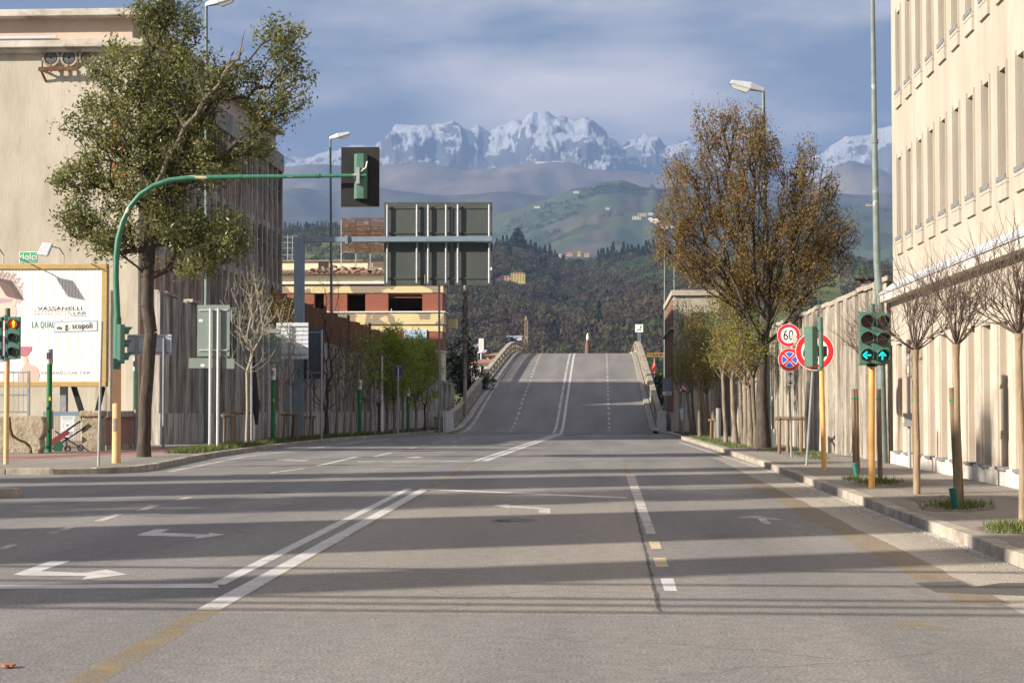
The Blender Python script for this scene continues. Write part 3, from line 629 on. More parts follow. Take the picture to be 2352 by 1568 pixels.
for u in (97,117,136,158,178):
    c = at(u,160,FY-0.35); MB().box(c.x-0.025,c.x+0.025,FY-0.38,FY-0.32,c.z-0.12,c.z+0.35).build('prong', RUST, rk)
# rusty corrugated fence above the left boundary wall
A = Vector((-15.4,79.6)); B = Vector((-10.75,111.5)); nP = 16; D = (B-A); ang = math.atan2(D.y,D.x); Lp = D.length/nP
rf = thing('corrugated_fence', 'rusty corrugated sheet fence standing behind the left concrete wall', 'fence', (A.x,A.y,0))
for i in range(nP):
    h = 6.8+(4.8-6.8)*(i+0.5)/nP; V=[];F=[]; k = 24
    for q in range(k+1):
        y = 0.035*(1 if (q//1)%2 else -1); V += [(Lp*q/k,y,0.0),(Lp*q/k,y,h+rng.uniform(-.01,.01))]
        if q: F.append((2*q-2,2*q,2*q+1,2*q-1))
    p = D*(i/nP); place('sheet', MB().add(V,F).mesh('sheet'), RUSTSHEET, rf, loc=(p.x,p.y,0), rot=(0,0,ang))
    if i % 2 == 0: MB().box(A.x+p.x-0.06,A.x+p.x+0.06,A.y+p.y-0.12,A.y+p.y,0,h+0.3).build('post', RUST, rf)

# ------------------------------------------------------------------ derelict yellow building
yb = thing('derelict_building', 'derelict yellow and red brick building with broken windows beside the ramp', 'building', (-18, 113, 0))
XR = -10.77; XL_ = -32.0; YF = 113.0
def band(nm, z0, z1, m, out=0.0, x0=XL_, x1=XR, back=2.5): return MB().box(x0-out, x1+out, YF-out, YF+back, z0, z1).build(nm, m, yb)
def zat(v, Y=YF): return at(900, v, Y).z
def xat(u, Y=YF): return at(u, 700, Y).x
band('base_wall', -0.2, zat(807), CREAM); band('sill_band', zat(807), zat(805), WHITE, 0.08)
def brick_band(z0, z1, holes, m):
    xs = XL_
    for a, b in holes:
        MB().box(xs, a, YF, YF+0.5, z0, z1).build('brick_pier', m, yb); xs = b
    MB().box(xs, XR, YF, YF+0.5, z0, z1).build('brick_pier', m, yb); MB().box(XR-0.4, XR, YF+0.5, YF+2.5, z0, z1).build('brick_flank', m, yb)
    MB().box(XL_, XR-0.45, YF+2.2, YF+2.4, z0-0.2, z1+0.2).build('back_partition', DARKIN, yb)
MB().box(XL_, XR-3.4, YF+3.45, YF+12, -0.2, zat(640)).build('rear_wing', CREAM, yb)
H1 = [(xat(722),xat(744)),(xat(797),xat(839)),(xat(891.5),xat(970))]; H2 = [(xat(780),xat(820)),(xat(928),xat(981))]
brick_band(zat(805), zat(761), H2, BRICK); brick_band(zat(715), zat(672.5), H1, BRICK)
band('cream_band', zat(761), zat(745), YELLOW, 0.02); band('balcony_band', zat(745), zat(718), YELLOW_P, 0.12); band('sill_band', zat(718), zat(715), WHITE, 0.2)
band('cream_band', zat(672.5), zat(652), YELLOW_P, 0.06); band('sill_band', zat(652), zat(650), WHITE, 0.22); band('attic_wall', zat(650), zat(630), CREAM, -0.3)
MB().box(xat(1016,YF+2.6),xat(1047,YF+2.6),YF+2.6,YF+4.2,zat(750),zat(726)).build('balcony', YELLOW, yb); MB().box(xat(1016,YF+2.6),xat(1048,YF+2.6),YF+2.55,YF+4.3,zat(726),zat(723.5)).build('balcony_rim', COPING, yb)
MB().box(xat(928)+0.02,xat(981)-0.02,YF-0.08,YF+0.05,zat(808),zat(757)).build('blue_board', mat('pale_blue_board',(0.42,0.55,0.66),(0.52,0.63,0.72),0.6,0.6), yb)
MB().box(xat(840),xat(842),YF+0.1,YF+0.2,zat(714),zat(704)).box(xat(897),xat(899),YF+0.1,YF+0.2,zat(714),zat(708)).build('broken_frame', WHITE, yb)
MB().box(xat(893),xat(970),YF+0.2,YF+0.3,zat(679),zat(677)).box(xat(893),xat(970),YF+0.2,YF+0.3,zat(683.5),zat(682)).build('hanging_lath', mat('lath',(0.3,0.12,0.08)), yb)
MB().box(XL_, xat(880), YF+5, YF+11, zat(632), zat(583)).build('upper_block', CREAM, yb); MB().box(XL_, xat(880)+.1, YF+4.85, YF+11.1, zat(584.5), zat(582)).build('roof_edge', COPING, yb)
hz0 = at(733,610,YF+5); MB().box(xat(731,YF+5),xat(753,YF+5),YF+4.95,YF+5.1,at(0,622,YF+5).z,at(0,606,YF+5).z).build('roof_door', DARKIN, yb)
# tiled eaves: single tiles
tl = MB().poly([(-0.16,0),(-0.09,0.06),(0,0.08),(0.09,0.06),(0.16,0)], (0,0,0), (1,0,0), (0,0,1), -0.5).mesh('roof_tile'); tr = random.Random(4)
rp = MB().add([(XL_,YF-0.1,zat(631)),(XR-2,YF-0.1,zat(631)),(XR-2,YF+5,zat(631)+0.75),(XL_,YF+5,zat(631)+0.75)],[(0,1,2,3)]).build('roof', ROOFT, yb)
x = XL_+0.2
while x < XR-2.2:
    if tr.random() > 0.05:
        for r_ in range(4):
            broken = (-19.5 < x < -15 and r_ > 0)
            rot = (math.radians(8.5)+tr.uniform(-0.02,0.02)+(tr.uniform(-0.4,0.4) if broken else 0), tr.uniform(-0.4,0.4) if broken else 0, tr.uniform(-0.7,0.7) if broken else tr.uniform(-0.04,0.04))
            o = place('roof_tile', tl, ROOFT, rp, loc=(x+18-18+ (0), YF-0.15+0.48*r_-0, zat(631)+0.02+0.072*r_+(tr.uniform(0,0.3) if broken else 0)), rot=rot)
            o.location = Vector((x, YF-0.15+0.48*r_, zat(631)+0.03+0.072*r_+(tr.uniform(0.02,0.3) if broken else 0))) - root_loc(rp)
    x += 0.33
# louvred rusty hoarding on that roof
hY = YF+4; h0 = at(784,580,hY); h1 = at(884,503,hY)
hd = thing('roof_hoarding', 'rusty slatted hoarding frame on the yellow building roof', 'hoarding', ((h0.x+h1.x)/2, hY, zat(620)))
nS = 21; sm_ = MB().box(0, (h1.x-h0.x)/3-0.04, -0.02,0.02, 0.0,0.075).mesh('slat')
for k in range(nS):
    for q in range(3): place('slat', sm_, RUST, hd, loc=Vector((h0.x+(h1.x-h0.x)*q/3, hY, h0.z+(h1.z-h0.z)*k/(nS-1)))-hd.location, rot=(rng.uniform(-.3,.3),0,0))
for q in range(4):
    x_ = h0.x+(h1.x-h0.x)*q/3; MB().box(x_-0.05,x_+0.02,hY+0.05,hY+0.15,zat(624),h1.z).build('post', STEEL if q else STEELB, hd); MB().bar((x_,hY+0.1,h0.z+0.6),(x_-0.35,hY+2.2,zat(624)),0.06).build('brace', STEELB, hd)

# ------------------------------------------------------------------ beige building on the right beyond the boundary wall
rb = thing('beige_building', 'small beige building with dark red piers beside the foot of the ramp', 'building', (5.5, 98, 0))
zr = lambda v: at(1545, v, 98).z
MB().box(3.5, 6.0, 96, 110, -0.2, zr(684)).build('wall', PLASTER_R, rb); MB().box(3.38,6.1,95.85,110.3,zr(684),zr(672)).build('roof_band', PLASTER_R, rb)
for k in range(8): MB().box(3.40,3.52,96.6+1.7*k,96.85+1.7*k,1.2,zr(692)).build('pier', mat('dark_red_pier',(0.22,0.13,0.10),(0.27,0.17,0.13),4,0.8) if k == 0 else bpy.data.materials['dark_red_pier'], rb)
MB().box(4.5,5.9,95.9,96.02,3.2,6.6).build('shutter', mat('dark_shutter',(0.05,0.055,0.06),(0.07,0.075,0.08),3,0.7), rb); MB().box(3.3,3.5,95.9,110,zr(760),zr(755)).build('ledge', COPING, rb)

# ------------------------------------------------------------------ billboard
BY = 56.0; q0 = at(0,607,BY); q1 = at(245,888,BY)
bxr = q1.x; bxl = bxr-8.0; bz0 = q1.z; bz1 = q0.z
bb = thing('billboard', 'large white slatted billboard in a gold frame beside the factory', 'billboard', ((bxl+bxr)/2, BY, 0.1))
FW = 0.17
MB().box(bxl,bxr,BY-0.09,BY+0.2,bz1-FW,bz1).build('frame_top', FRAMEGOLD, bb, bevel=0.02); MB().box(bxl,bxr,BY-0.09,BY+0.2,bz0,bz0+FW).build('frame_bottom', FRAMEGOLD, bb, bevel=0.02)
MB().box(bxr-FW,bxr-0.002,BY-0.087,BY+0.2,bz0+FW,bz1-FW).build('frame_side', FRAMEGOLD, bb); MB().box(bxl,bxl+FW,BY-0.087,BY+0.2,bz0+FW,bz1-FW).build('frame_side', FRAMEGOLD, bb)
MB().box(bxl+FW,bxr-FW,BY+0.05,BY+0.19,bz0+FW,bz1-FW).build('backing', mat('slat_gap',(0.1,0.1,0.1)), bb)
sw = 0.109; ns_ = int((8.0-2*FW)/sw); slm = MB().box(0.005,sw-0.005,-0.03,0.04,bz0+FW,bz1-FW).mesh('slat')
for k in range(ns_): place('slat', slm, SLATW, bb, loc=(bxr-FW-sw*(k+1)-bb.location.x, 0, -0.1), rot=None)
def bpt(zx, zy):      # a point of the 450 px wide close-up, on the board's face
    return at((zx*0.319)*0.5742, (1000+zy*0.319)*0.5742, BY-0.034)
def prnt(nm, pts, c, dz=0.0):
    P_ = [bpt(*p) for p in pts]; return MB().poly([(p.x-bb.location.x, p.z) for p in P_], (bb.location.x, BY-0.034-dz, 0), (1,0,0), (0,0,1), 0.002).build(nm, ink(c), bb)
prnt('print_hair', [(-120,300),(-20,290),(20,262),(60,300),(110,272),(120,330),(165,310),(190,370),(200,420),(255,460),(283,545),(270,640),(235,680),(150,600),(60,520),(-120,480)], (0.50,0.40,0.36))
for k in range(16):
    hx = -40+20*k; hy = 330+((k*37)%60)+max(0,(k-9))*22; prnt('print_hair_strand', [(hx,hy),(hx+26,hy-58-((k*13)%30)),(hx+52,hy-40-((k*29)%26)),(hx+44,hy-36-((k*29)%26)),(hx+24,hy-48-((k*13)%30)),(hx+7,hy)], (0.36,0.26,0.23), 0.004)
prnt('print_face', [(-120,410),(20,400),(90,420),(150,480),(185,560),(205,640),(195,700),(215,770),(190,850),(150,930),(60,1000),(-120,1050)], (0.68,0.48,0.40), 0.003)
prnt('print_brow', [(-120,600),(60,605),(170,620),(130,650),(60,660),(-120,690)], (0.42,0.31,0.36), 0.006)
prnt('print_scarf', [(-120,1050),(60,1080),(110,1200),(70,1400),(-120,1400)], (0.32,0.27,0.36), 0.003)
prnt('print_wine', [(200,1210),(403,1210),(390,1260),(365,1300),(335,1330),(270,1335),(230,1280)], (0.42,0.16,0.20), 0.003)
prnt('print_hand', [(240,1568),(265,1520),(300,1440),(330,1370),(380,1440),(440,1450),(480,1500),(495,1568),(480,1640),(230,1640)], (0.56,0.40,0.33), 0.003)
prnt('print_stem', [(300,1335),(335,1335),(345,1400),(320,1440),(300,1400)], (0.66,0.52,0.30), 0.006)
INKD = ink((0.06,0.045,0.075)); INKG = ink((0.03,0.22,0.16)); INKL = ink((0.5,0.5,0.52)); sz = 0.0253
def btext(nm, s, zx, zy, size, m, sx=1, sp=1, al='CENTER'):
    p = bpt(zx, zy); return txt(nm, s, (p.x, p.y-0.002, p.z), size, m, bb, align=al, sx=sx, spacing=sp)
u_ = (bpt(100,0).x-bpt(0,0).x)/100          # metres per close-up pixel
btext('lettering', 'VASSANELLI', 752, 735, 62*u_, INKD, 1.62, 1.05); btext('lettering', 'LAB', 995, 793, 54*u_, INKG, 1.7, 1.05)
btext('lettering', 'FOOD & DRINK ANALYSIS', 635, 803, 25*u_, INKL, 1.0, 1.6)
btext('lettering', 'LA QUALIT\u00c0', 400, 940, 112*u_, INKG, 0.55, 1.15, 'LEFT'); btext('lettering', 'VASSANELLILAB.COM', 818, 1540, 42*u_, ink((0.28,0.27,0.29)), 1.05, 1.5)
a_ = [bpt(*p) for p in [(412,768),(868,768),(890,822),(1092,827)]]
for i in range(3): MB().bar(a_[i]+Vector((0,-0.003,0)), a_[i+1]+Vector((0,-0.003,0)), 0.004, 0.008).build('underline', INKD, bb)
for x_ in (bxl+1.2, bxl+3.4, bxr-1.6): MB().box(x_,x_+0.2,BY+0.21,BY+0.45,0,bz1-0.5).build('leg', STEELG, bb)
MB().bar((bxr-1.2,BY+0.3,bz0+0.1),(bxr-0.6,BY+0.3,0.4),0.16,0.12).bar((bxr-0.2,BY+0.3,bz0),(bxr-0.6,BY+0.3,0.45),0.14,0.12).build('brace', SBLACK, bb)
ds = at(66,593,BY); dq = thing('small_sign', 'small green sign reading dolci on top of the billboard', 'sign', (ds.x, BY, bz1))
MB().box(ds.x-0.30,ds.x+0.30,BY-0.02,BY,bz1+0.03,bz1+0.40).build('panel', SWHITE, dq, bevel=0.01); MB().box(ds.x-0.285,ds.x+0.285,BY-0.024,BY-0.02,bz1+0.045,bz1+0.385).build('face', mat('shop_green',(0.07,0.34,0.17)), dq)
txt('lettering','dolci',(ds.x,BY-0.028,bz1+0.235),0.29,SWHITE,dq,sx=1.02); txt('lettering','pubblicit\u00e0 outdoor',(ds.x,BY-0.028,bz1+0.09),0.06,SWHITE,dq,sx=1.0); MB().box(ds.x-0.2,ds.x-0.17,BY,BY+0.03,bz1-0.05,bz1+0.1).box(ds.x+0.17,ds.x+0.2,BY,BY+0.03,bz1-0.05,bz1+0.1).build('bracket', STEEL, dq)
for i, (ub, lab) in enumerate(((146,'grey flood lamp on a bent arm above the right end of the billboard'),(8,'grey flood lamp on a bent arm above the billboard near the picture edge'),(-130,'grey flood lamp on a bent arm above the far end of the billboard'))):
    b = at(ub,600,BY); t = thing('flood_lamp', lab, 'lamp', (b.x,BY,bz1), 'flood lamps above the billboard')
    MB().tube([(b.x,BY,bz1-0.02),(b.x,BY,bz1+0.3),(b.x-0.05,BY-0.25,bz1+0.48),(b.x-0.15,BY-1.2,bz1+0.5)],0.022,8).build('arm', STEEL, t, True)
    T = Matrix.Translation((b.x-0.2,BY-1.25,bz1+0.36)) @ Matrix.Rotation(math.radians(-32),4,'X') @ Matrix.Rotation(math.radians(10),4,'Y')
    MB(T).box(-0.17,0.17,-0.06,0.06,-0.24,0.24).build('housing', STEELB, t, bevel=0.02); MB(T).box(-0.15,0.15,0.06,0.075,-0.21,0.21).build('glass', LENS_D, t)

# low walls, pier and railing below the billboard
lw = thing('brick_low_wall', 'low brick wall with pale stone caps curving behind the evergreen trunk', 'wall', (*gp(230,1035,WALKZ).xy, 0))
c0 = gp(187,1036,WALKZ); c1 = gp(232,1036,WALKZ); top = at(200,947,c0.y).z
MB().box(c0.x,c1.x,c0.y,c0.y+0.5,0,top-0.14).build('stone_pier', OLDCONC, lw, bevel=0.03); MB().box(c0.x-0.06,c1.x+0.05,c0.y-0.06,c0.y+0.56,top-0.14,top+0.06).build('pier_cap', OLDCONC, lw, bevel=0.05)
path = [gp(232,1034,WALKZ),gp(262,1032.5,WALKZ),gp(290,1030,WALKZ),gp(318,1027,WALKZ)]; zt = top-0.12
brk = MB(); brm = []
for i in range(3):
    a = path[i]; b = path[i+1]; a.z = b.z = 0; MB().bar((a.x,a.y+0.2,zt/2+0.06),(b.x,b.y+0.2,zt/2+0.06),0.16,zt-0.1).build('brick_panel', BRICK_D, lw)
    MB().bar((a.x,a.y+0.2,zt+0.06),(b.x,b.y+0.2,zt+0.06),0.34,0.2).build('cap_stone', KERB, lw, bevel=0.02); MB().bar((a.x,a.y+0.2,0.16),(b.x,b.y+0.2,0.16),0.24,0.22).build('foot_stone', KERB, lw)
    MB().box(b.x-0.06,b.x+0.06,b.y+0.06,b.y+0.3,0.1,zt).build('pilaster', CONC_S, lw)
ow = thing('broken_wall', 'cracked crumbling concrete wall stump at the left picture edge', 'wall', (*gp(60,1041,WALKZ).xy, 0))
d0 = gp(60,1041,WALKZ); k_ = d0.y/4040
def blob(pts, y0, th, nm):
    P_ = [at(u,v,y0) for u,v in pts]; return MB().poly([(p.x-d0.x,p.z) for p in P_], (d0.x,y0+th,0), (1,0,0), (0,0,1), th).build(nm, OLDCONC, ow, bevel=0.04)
blob([(-60,1042),(-60,956),(20,957),(22,985),(27,1002),(42,1012),(58,1018),(70,1030),(70,1042)], d0.y, 0.45, 'lower_block')
blob([(24,957),(60,954),(97,957),(102,975),(99,998),(92,1008),(95,1028),(88,1042),(74,1042),(72,1026),(60,1014),(44,1009),(31,999),(26,984)], d0.y-0.05, 0.45, 'upper_block')
rl = thing('railing', 'grey steel bar railing above the broken wall', 'railing', (*gp(30,1041,WALKZ).xy, at(30,950,d0.y+0.3).z))
ry = d0.y+0.3; 
for v in (855,907,946):
    a = at(-120,v,ry); b = at(66,v,ry); MB().bar(a,b,0.05).build('rail', STEELG, rl)
for u in range(-112,66,11): MB().bar(at(u,855,ry),at(u,948,ry),0.022).build('bar', STEEL, rl)
MB().bar(at(66,852,ry),at(66,960,ry),0.07).build('post', STEELG, rl)
# wire mesh gate with notice board and leftover push-chair
gy = gp(140,1036,WALKZ).y+0.3
mf = thing('mesh_gate', 'rusty wire mesh gate between the broken wall and the stone pier', 'gate', (*at(140,1000,gy).xy, 0.12))
wm_ = MB()
for u in range(103,186,4): wm_.bar(at(u,955,gy),at(u,1030,gy),0.008)
for v in range(955,1034,6): wm_.bar(at(102,v,gy),at(186,v,gy),0.008)
wm_.build('wire_mesh', RUST, mf); MB().bar(at(100,950,gy),at(188,950,gy),0.1,0.14).build('top_rail', STEELBL, mf)
nbz = at(155,979,gy-0.15); nb_ = thing('notice_board', 'white notice board reading DIVIETO DI TRANSITO on the mesh gate', 'sign', (nbz.x, gy-0.15, nbz.z-0.6)); mpx = gy/4040
MB().box(nbz.x-16.5*mpx,nbz.x+16.5*mpx,gy-0.16,gy-0.145,nbz.z-24.5*mpx,nbz.z+24.5*mpx).build('panel', mat('notice_grey_white',(0.6,0.63,0.66)), nb_)
MB().ring((nbz.x,gy-0.162,nbz.z+2*mpx),(1,0,0),(0,0,1),10.5*mpx,11.3*mpx,0.002).build('circle', INKL, nb_); MB().box(nbz.x-2.4*mpx,nbz.x+2.4*mpx,gy-0.164,gy-0.161,nbz.z+1*mpx,nbz.z+4*mpx).build('emblem', INKD, nb_)
txt('lettering','DIVIETO DI\nTRANSITO',(nbz.x,gy-0.163,nbz.z-17*mpx),5.0*mpx,INKD,nb_,sx=0.98)
for k in range(3): MB().box(nbz.x-(13-k)*mpx,nbz.x+(13-k)*mpx,gy-0.163,gy-0.161,nbz.z+(21.5-3*k)*mpx,nbz.z+(22.6-3*k)*mpx).build('faded_line', ink((0.25,0.28,0.33)), nb_)
pc = gp(150,1036,WALKZ); pcx, pcy = pc.x, pc.y-0.1
ps = thing('folded_pushchair', 'folded red and black push-chair dumped under the notice board', 'push-chair', (pcx,pcy,WALKZ))
MB().bar((pcx-0.55,pcy,0.35),(pcx+0.5,pcy,1.05),0.05).bar((pcx-0.4,pcy+0.1,0.2),(pcx+0.6,pcy+0.1,0.85),0.04).bar((pcx-0.3,pcy,0.75),(pcx+0.55,pcy,0.2),0.035).build('frame', SBLACK, ps)
MB().poly([(-0.5,0.4),(0.1,0.78),(0.2,0.7),(-0.35,0.3)],(pcx,pcy-0.05,0),(1,0,0),(0,0,1),0.06).build('red_seat', ink((0.17,0.02,0.02)), ps)
MB().poly([(-0.25,0.16),(-0.05,0.12),(0.02,0.3),(-0.1,0.45),(-0.28,0.36)],(pcx,pcy-0.14,0),(1,0,0),(0,0,1),0.08).build('green_bag', ink((0.01,0.07,0.035)), ps)
for x_, z_ in ((-0.2,0.23),(0.15,0.21),(0.55,0.24)): MB().ring((pcx+x_,pcy-0.12,z_),(1,0,0),(0,0,1),0.06,0.1,0.05,18).build('wheel', SBLACK, ps)

# ------------------------------------------------------------------ trees
def frusta(P0, P1, R0, R1, n):
    P0 = np.asarray(P0,float); P1 = np.asarray(P1,float); d = P1-P0; L = np.linalg.norm(d,axis=1,keepdims=True); d = d/np.maximum(L,1e-6)
    a = np.where(np.abs(d[:,2:3])<0.9, np.array([[0,0,1.0]]), np.array([[1.0,0,0]])); x = np.cross(d,a); x /= np.linalg.norm(x,axis=1,keepdims=True); y = np.cross(d,x)
    t = np.arange(n)*2*np.pi/n; c = np.cos(t)[None,:,None]; s = np.sin(t)[None,:,None]
    ring = x[:,None,:]*c+y[:,None,:]*s
    V = np.concatenate([P0[:,None,:]+ring*np.asarray(R0)[:,None,None], P1[:,None,:]+ring*np.asarray(R1)[:,None,None]],1)
    N = len(P0); j = np.arange(n); f = np.stack([j,(j+1)%n,(j+1)%n+n,j+n],1); F = (np.arange(N)*2*n)[:,None,None]+f[None]
    return V.reshape(-1,3), F.reshape(-1,4)
def leaves(T, k, spread, L, W, rs, droop=0.0, flat=0.0):
    C = np.repeat(T,k,0)+rs.normal(0,1,(len(T)*k,3))*np.array(spread)
    d = rs.normal(0,1,C.shape); d[:,2] -= droop; d /= np.linalg.norm(d,axis=1,keepdims=True)
    b = rs.normal(0,1,C.shape); b[:,2] *= (1-flat); s = np.cross(d,b); s /= np.linalg.norm(s,axis=1,keepdims=True)
    l = (L*rs.uniform(0.65,1.3,(len(C),1))); w = W*rs.uniform(0.7,1.25,(len(C),1))
    V = np.stack([C-d*l*0.5, C+s*w*0.5-d*l*0.08, C+d*l*0.5, C-s*w*0.5-d*l*0.08],1).reshape(-1,3)
    return V, np.arange(len(C)*4).reshape(-1,4), C
def envelope(rs, ells, n, shell=0.35):
    w = np.array([e[3]*e[4]*e[5] for e in ells]); w = (w**0.8)/np.sum(w**0.8); out = []
    for e, q in zip(ells, w):
        m = max(3,int(n*q)); d = rs.normal(0,1,(m,3)); d /= np.linalg.norm(d,axis=1,keepdims=True); r = rs.uniform(shell,1,(m,1))**0.6
        out.append(np.array(e[:3])+d*r*np.array(e[3:6]))
    return np.concatenate(out)
def skeleton(trunk, pts, rs, alpha=0.35, up=2.0, seg=0.45, jit=0.05, flatz=1.0):
    nodes = [np.array(p,float) for p in trunk]; par = [-1]+list(range(len(trunk)-1)); pl = [0.0]
    for i in range(1,len(trunk)): pl.append(pl[-1]+np.linalg.norm(nodes[i]-nodes[i-1])*0.4)
    cap = 60000; A = np.zeros((cap,3)); Lp = np.zeros(cap); n = len(nodes); A[:n] = nodes; Lp[:n] = pl
    fork = trunk[-1]; order = np.argsort(np.linalg.norm(pts-np.array(trunk[len(trunk)//2]),axis=1)); tips = []; first = max(1,len(trunk)//2)
    for i in order:
        p = pts[i]; d = p-A[:n]; dist = np.sqrt(d[:,0]**2+d[:,1]**2+(d[:,2]*flatz)**2); cost = dist+alpha*Lp[:n]+up*np.maximum(0,-(d[:,2]-0.35*dist)); cost[:first] = 1e9
        j = int(np.argmin(cost)); L = np.linalg.norm(p-A[j]); k = max(1,int(L/seg)); last = j
        side = rs.normal(0,1,3)*L*0.07
        for q in range(1,k+1):
            t = q/k; pos = A[j]+(p-A[j])*t+side*math.sin(math.pi*t)+(rs.normal(0,jit,3) if q<k else 0)
            A[n] = pos; Lp[n] = Lp[last]+np.linalg.norm(pos-A[last]); par.append(last); last = n; n += 1
        tips.append(last)
    return A[:n], np.array(par), tips
def radii(par, r_tip, r_max, power=0.5):
    n = len(par); w = np.zeros(n)
    has = np.zeros(n,bool); has[par[par>=0]] = True; w[~has] = 1
    for i in range(n-1,0,-1): w[par[i]] += w[i]
    return np.minimum(r_tip*w**power, r_max)
def tree(name, label, cat, base, trunk, ells, npts, tr, rt, bark, leafm, k, spread, L, W, seed, group=None, twig=None, alpha=0.35, up=2.0, droop=0.0, seg=0.45, shell=0.35, flatz=1.0, jit=0.05, extra=0, tonefn=None, pts=None, power=0.5):
    rs = np.random.RandomState(seed); base = Vector(base); t = thing(name, label, cat, base, group)
    ps = envelope(rs, ells, npts, shell) if pts is None else pts
    A, par, tips = skeleton(trunk, ps, rs, alpha, up, seg, jit, flatz); R = radii(par, rt, tr, power)
    for i in range(len(trunk)): R[i] = max(R[i], tr*(1.0-0.45*i/max(1,len(trunk)-1)))
    R[0] = tr*1.22
    idx = np.arange(1,len(A)); p = par[idx]; Rp = np.minimum(R[p], np.maximum(R[idx]*1.7, rt)); Rp = np.where(idx < len(trunk), R[p], Rp)
    thick = R[idx] > rt*2.2
    V1,F1 = frusta(A[p][thick],A[idx][thick],Rp[thick],R[idx][thick],9)
    me = npmesh('trunk', V1, F1); place('trunk', me, bark, t, smooth=2)
    if (~thick).any():
        V2,F2 = frusta(A[p][~thick],A[idx][~thick],Rp[~thick],R[idx][~thick],3); stuff(place('twigs', npmesh('twigs',V2,F2), twig or bark, t))
    if k:
        T = A[tips]
        if extra: 
            sel = idx[~thick]; sel = sel[rs.randint(0,len(sel),extra)] if len(sel) else sel; T = np.concatenate([T, A[sel]])
        V,F,C = leaves(T,k,spread,L,W,rs,droop)
        tone = rs.uniform(0,1,len(F)) if tonefn is None else tonefn(C,rs)
        stuff(place('crown', npmesh('crown',V,F,tone), leafm, t))
    return t
LEAF_EV = leafmat('evergreen_leaves', [(0.065,0.08,0.022),(0.16,0.17,0.05),(0.28,0.275,0.095),(0.42,0.39,0.2)], 0.5, 0.38)
LEAF_HB = leafmat('rusty_leaves', [(0.11,0.062,0.015),(0.19,0.115,0.024),(0.26,0.17,0.04),(0.25,0.20,0.065)], 0.35, 0.6)
LEAF_YG = leafmat('spring_leaves', [(0.17,0.20,0.025),(0.28,0.34,0.035),(0.40,0.46,0.06)], 0.5, 0.5)
LEAF_OG = leafmat('olive_spring_leaves', [(0.13,0.12,0.028),(0.20,0.21,0.035),(0.28,0.34,0.05)], 0.45, 0.5)
LEAF_DK = leafmat('magnolia_leaves', [(0.012,0.02,0.01),(0.03,0.04,0.02)], 0.1, 0.35)

# big evergreen at the corner
tb = gp(330,1049,WALKZ); TY = tb.y; s_ = TY/4040
def E(u, v, ru, rv, ry, dy=0.0):
    p = at(u,v,TY+dy); return (p.x-tb.x, p.y-tb.y, p.z-tb.z, ru*s_, ry, rv*s_)
ev = [E(400,60,80,75,1.1),E(300,170,105,85,1.4),E(440,200,115,90,1.5),E(250,300,120,85,1.5),E(390,330,120,90,1.6),E(200,400,75,50,1.2),E(330,430,110,70,1.6),E(480,390,75,70,1.3),
      E(180,500,62,50,1.1),E(255,540,85,60,1.4),E(500,545,95,65,1.5),E(400,520,85,60,1.4),E(440,610,75,30,1.0),E(640,90,60,60,0.9),E(665,190,52,75,0.9),E(620,250,60,60,1.0),E(590,330,55,45,0.9),E(560,180,45,60,0.8),E(350,20,60,40,0.9)]
trunk = [(0,0,-0.05),(0.0,0,0.5),(0.02,0,1.2),(0.08,0,2.1),(0.13,0,2.9),(0.17,0,3.4),(0.07,0,4.1),(0.06,0.02,4.9),(0.1,0.05,5.7),(0.2,0.05,6.5),(0.33,0,7.3)]
limb = [at(u,v,TY-0.9)-tb for u,v in ((372,400),(383,368),(407,330),(424,292),(452,262),(470,228),(502,196),(518,162),(548,134),(560,112))]
rs0 = np.random.RandomState(11); pts_ev = envelope(rs0, ev, 1500, 0.15)
tree('evergreen_tree', 'large leafy evergreen tree on the left corner with a bare pale leaning limb', 'tree', tb, trunk, ev, 1500, 0.175, 0.011, BARK_D, LEAF_EV, 20, (0.145,0.145,0.145), 0.135, 0.052, 11, twig=BARK_D, alpha=0.3, up=0.6, seg=0.4, extra=600, pts=pts_ev,
     tonefn=lambda C, rs: np.clip(rs.beta(2,2.6,len(C))*0.8+np.array([noise.noise(Vector(c)*0.9) for c in C])*0.35, 0, 1))
ev_root = bpy.data.objects['evergreen_tree']
MB().tube([tb+Vector((0.2,0.0,6.4)), tb+Vector((0.3,-0.45,7.2))]+[tb+l for l in limb], [0.075,0.07,0.066,0.06,0.06,0.055,0.056,0.05,0.045,0.036,0.026,0.015], 9).build('pale_limb', BARK_G, ev_root, True)
lt = random.Random(3)
for i_ in range(3,9):
    q0 = tb+limb[i_]; d_ = Vector((lt.uniform(-0.6,0.6),lt.uniform(-0.3,0.3),lt.uniform(0.3,0.8))); MB().tube([q0,q0+d_*0.5,q0+d_+Vector((lt.uniform(-.1,.1),0,0.05))],[0.028,0.018,0.008],6).build('side_branch', BARK_G, ev_root, True)

# rusty hornbeam on the right
hb = gp(1752,1028,WALKZ); HY = hb.y; sH = HY/4040
def EH(u, v, ru, rv, ry): 
    p = at(u,v,HY); return (p.x-hb.x, p.y-hb.y, p.z-hb.z, ru*sH, ry, rv*sH)
ells = [EH(1690,340,95,75,1.0),EH(1620,300,25,60,0.5),EH(1655,270,35,30,.5),EH(1700,275,40,40,.5),EH(1745,310,40,45,0.6),EH(1575,400,60,55,0.9),EH(1570,500,75,80,1.2),EH(1680,470,95,95,1.5),EH(1850,420,45,85,0.8),EH(1845,350,18,45,.3),EH(1870,370,15,40,.3),EH(1850,500,90,85,1.3),EH(1920,540,50,65,1.0),EH(1905,440,25,55,.5),EH(1760,560,110,80,1.5),EH(1600,600,85,60,1.2),EH(1870,610,80,60,1.2),EH(1720,660,90,60,1.2),EH(1820,680,60,50,1.0),EH(1520,560,30,40,.5),EH(1750,380,60,60,0.9)]
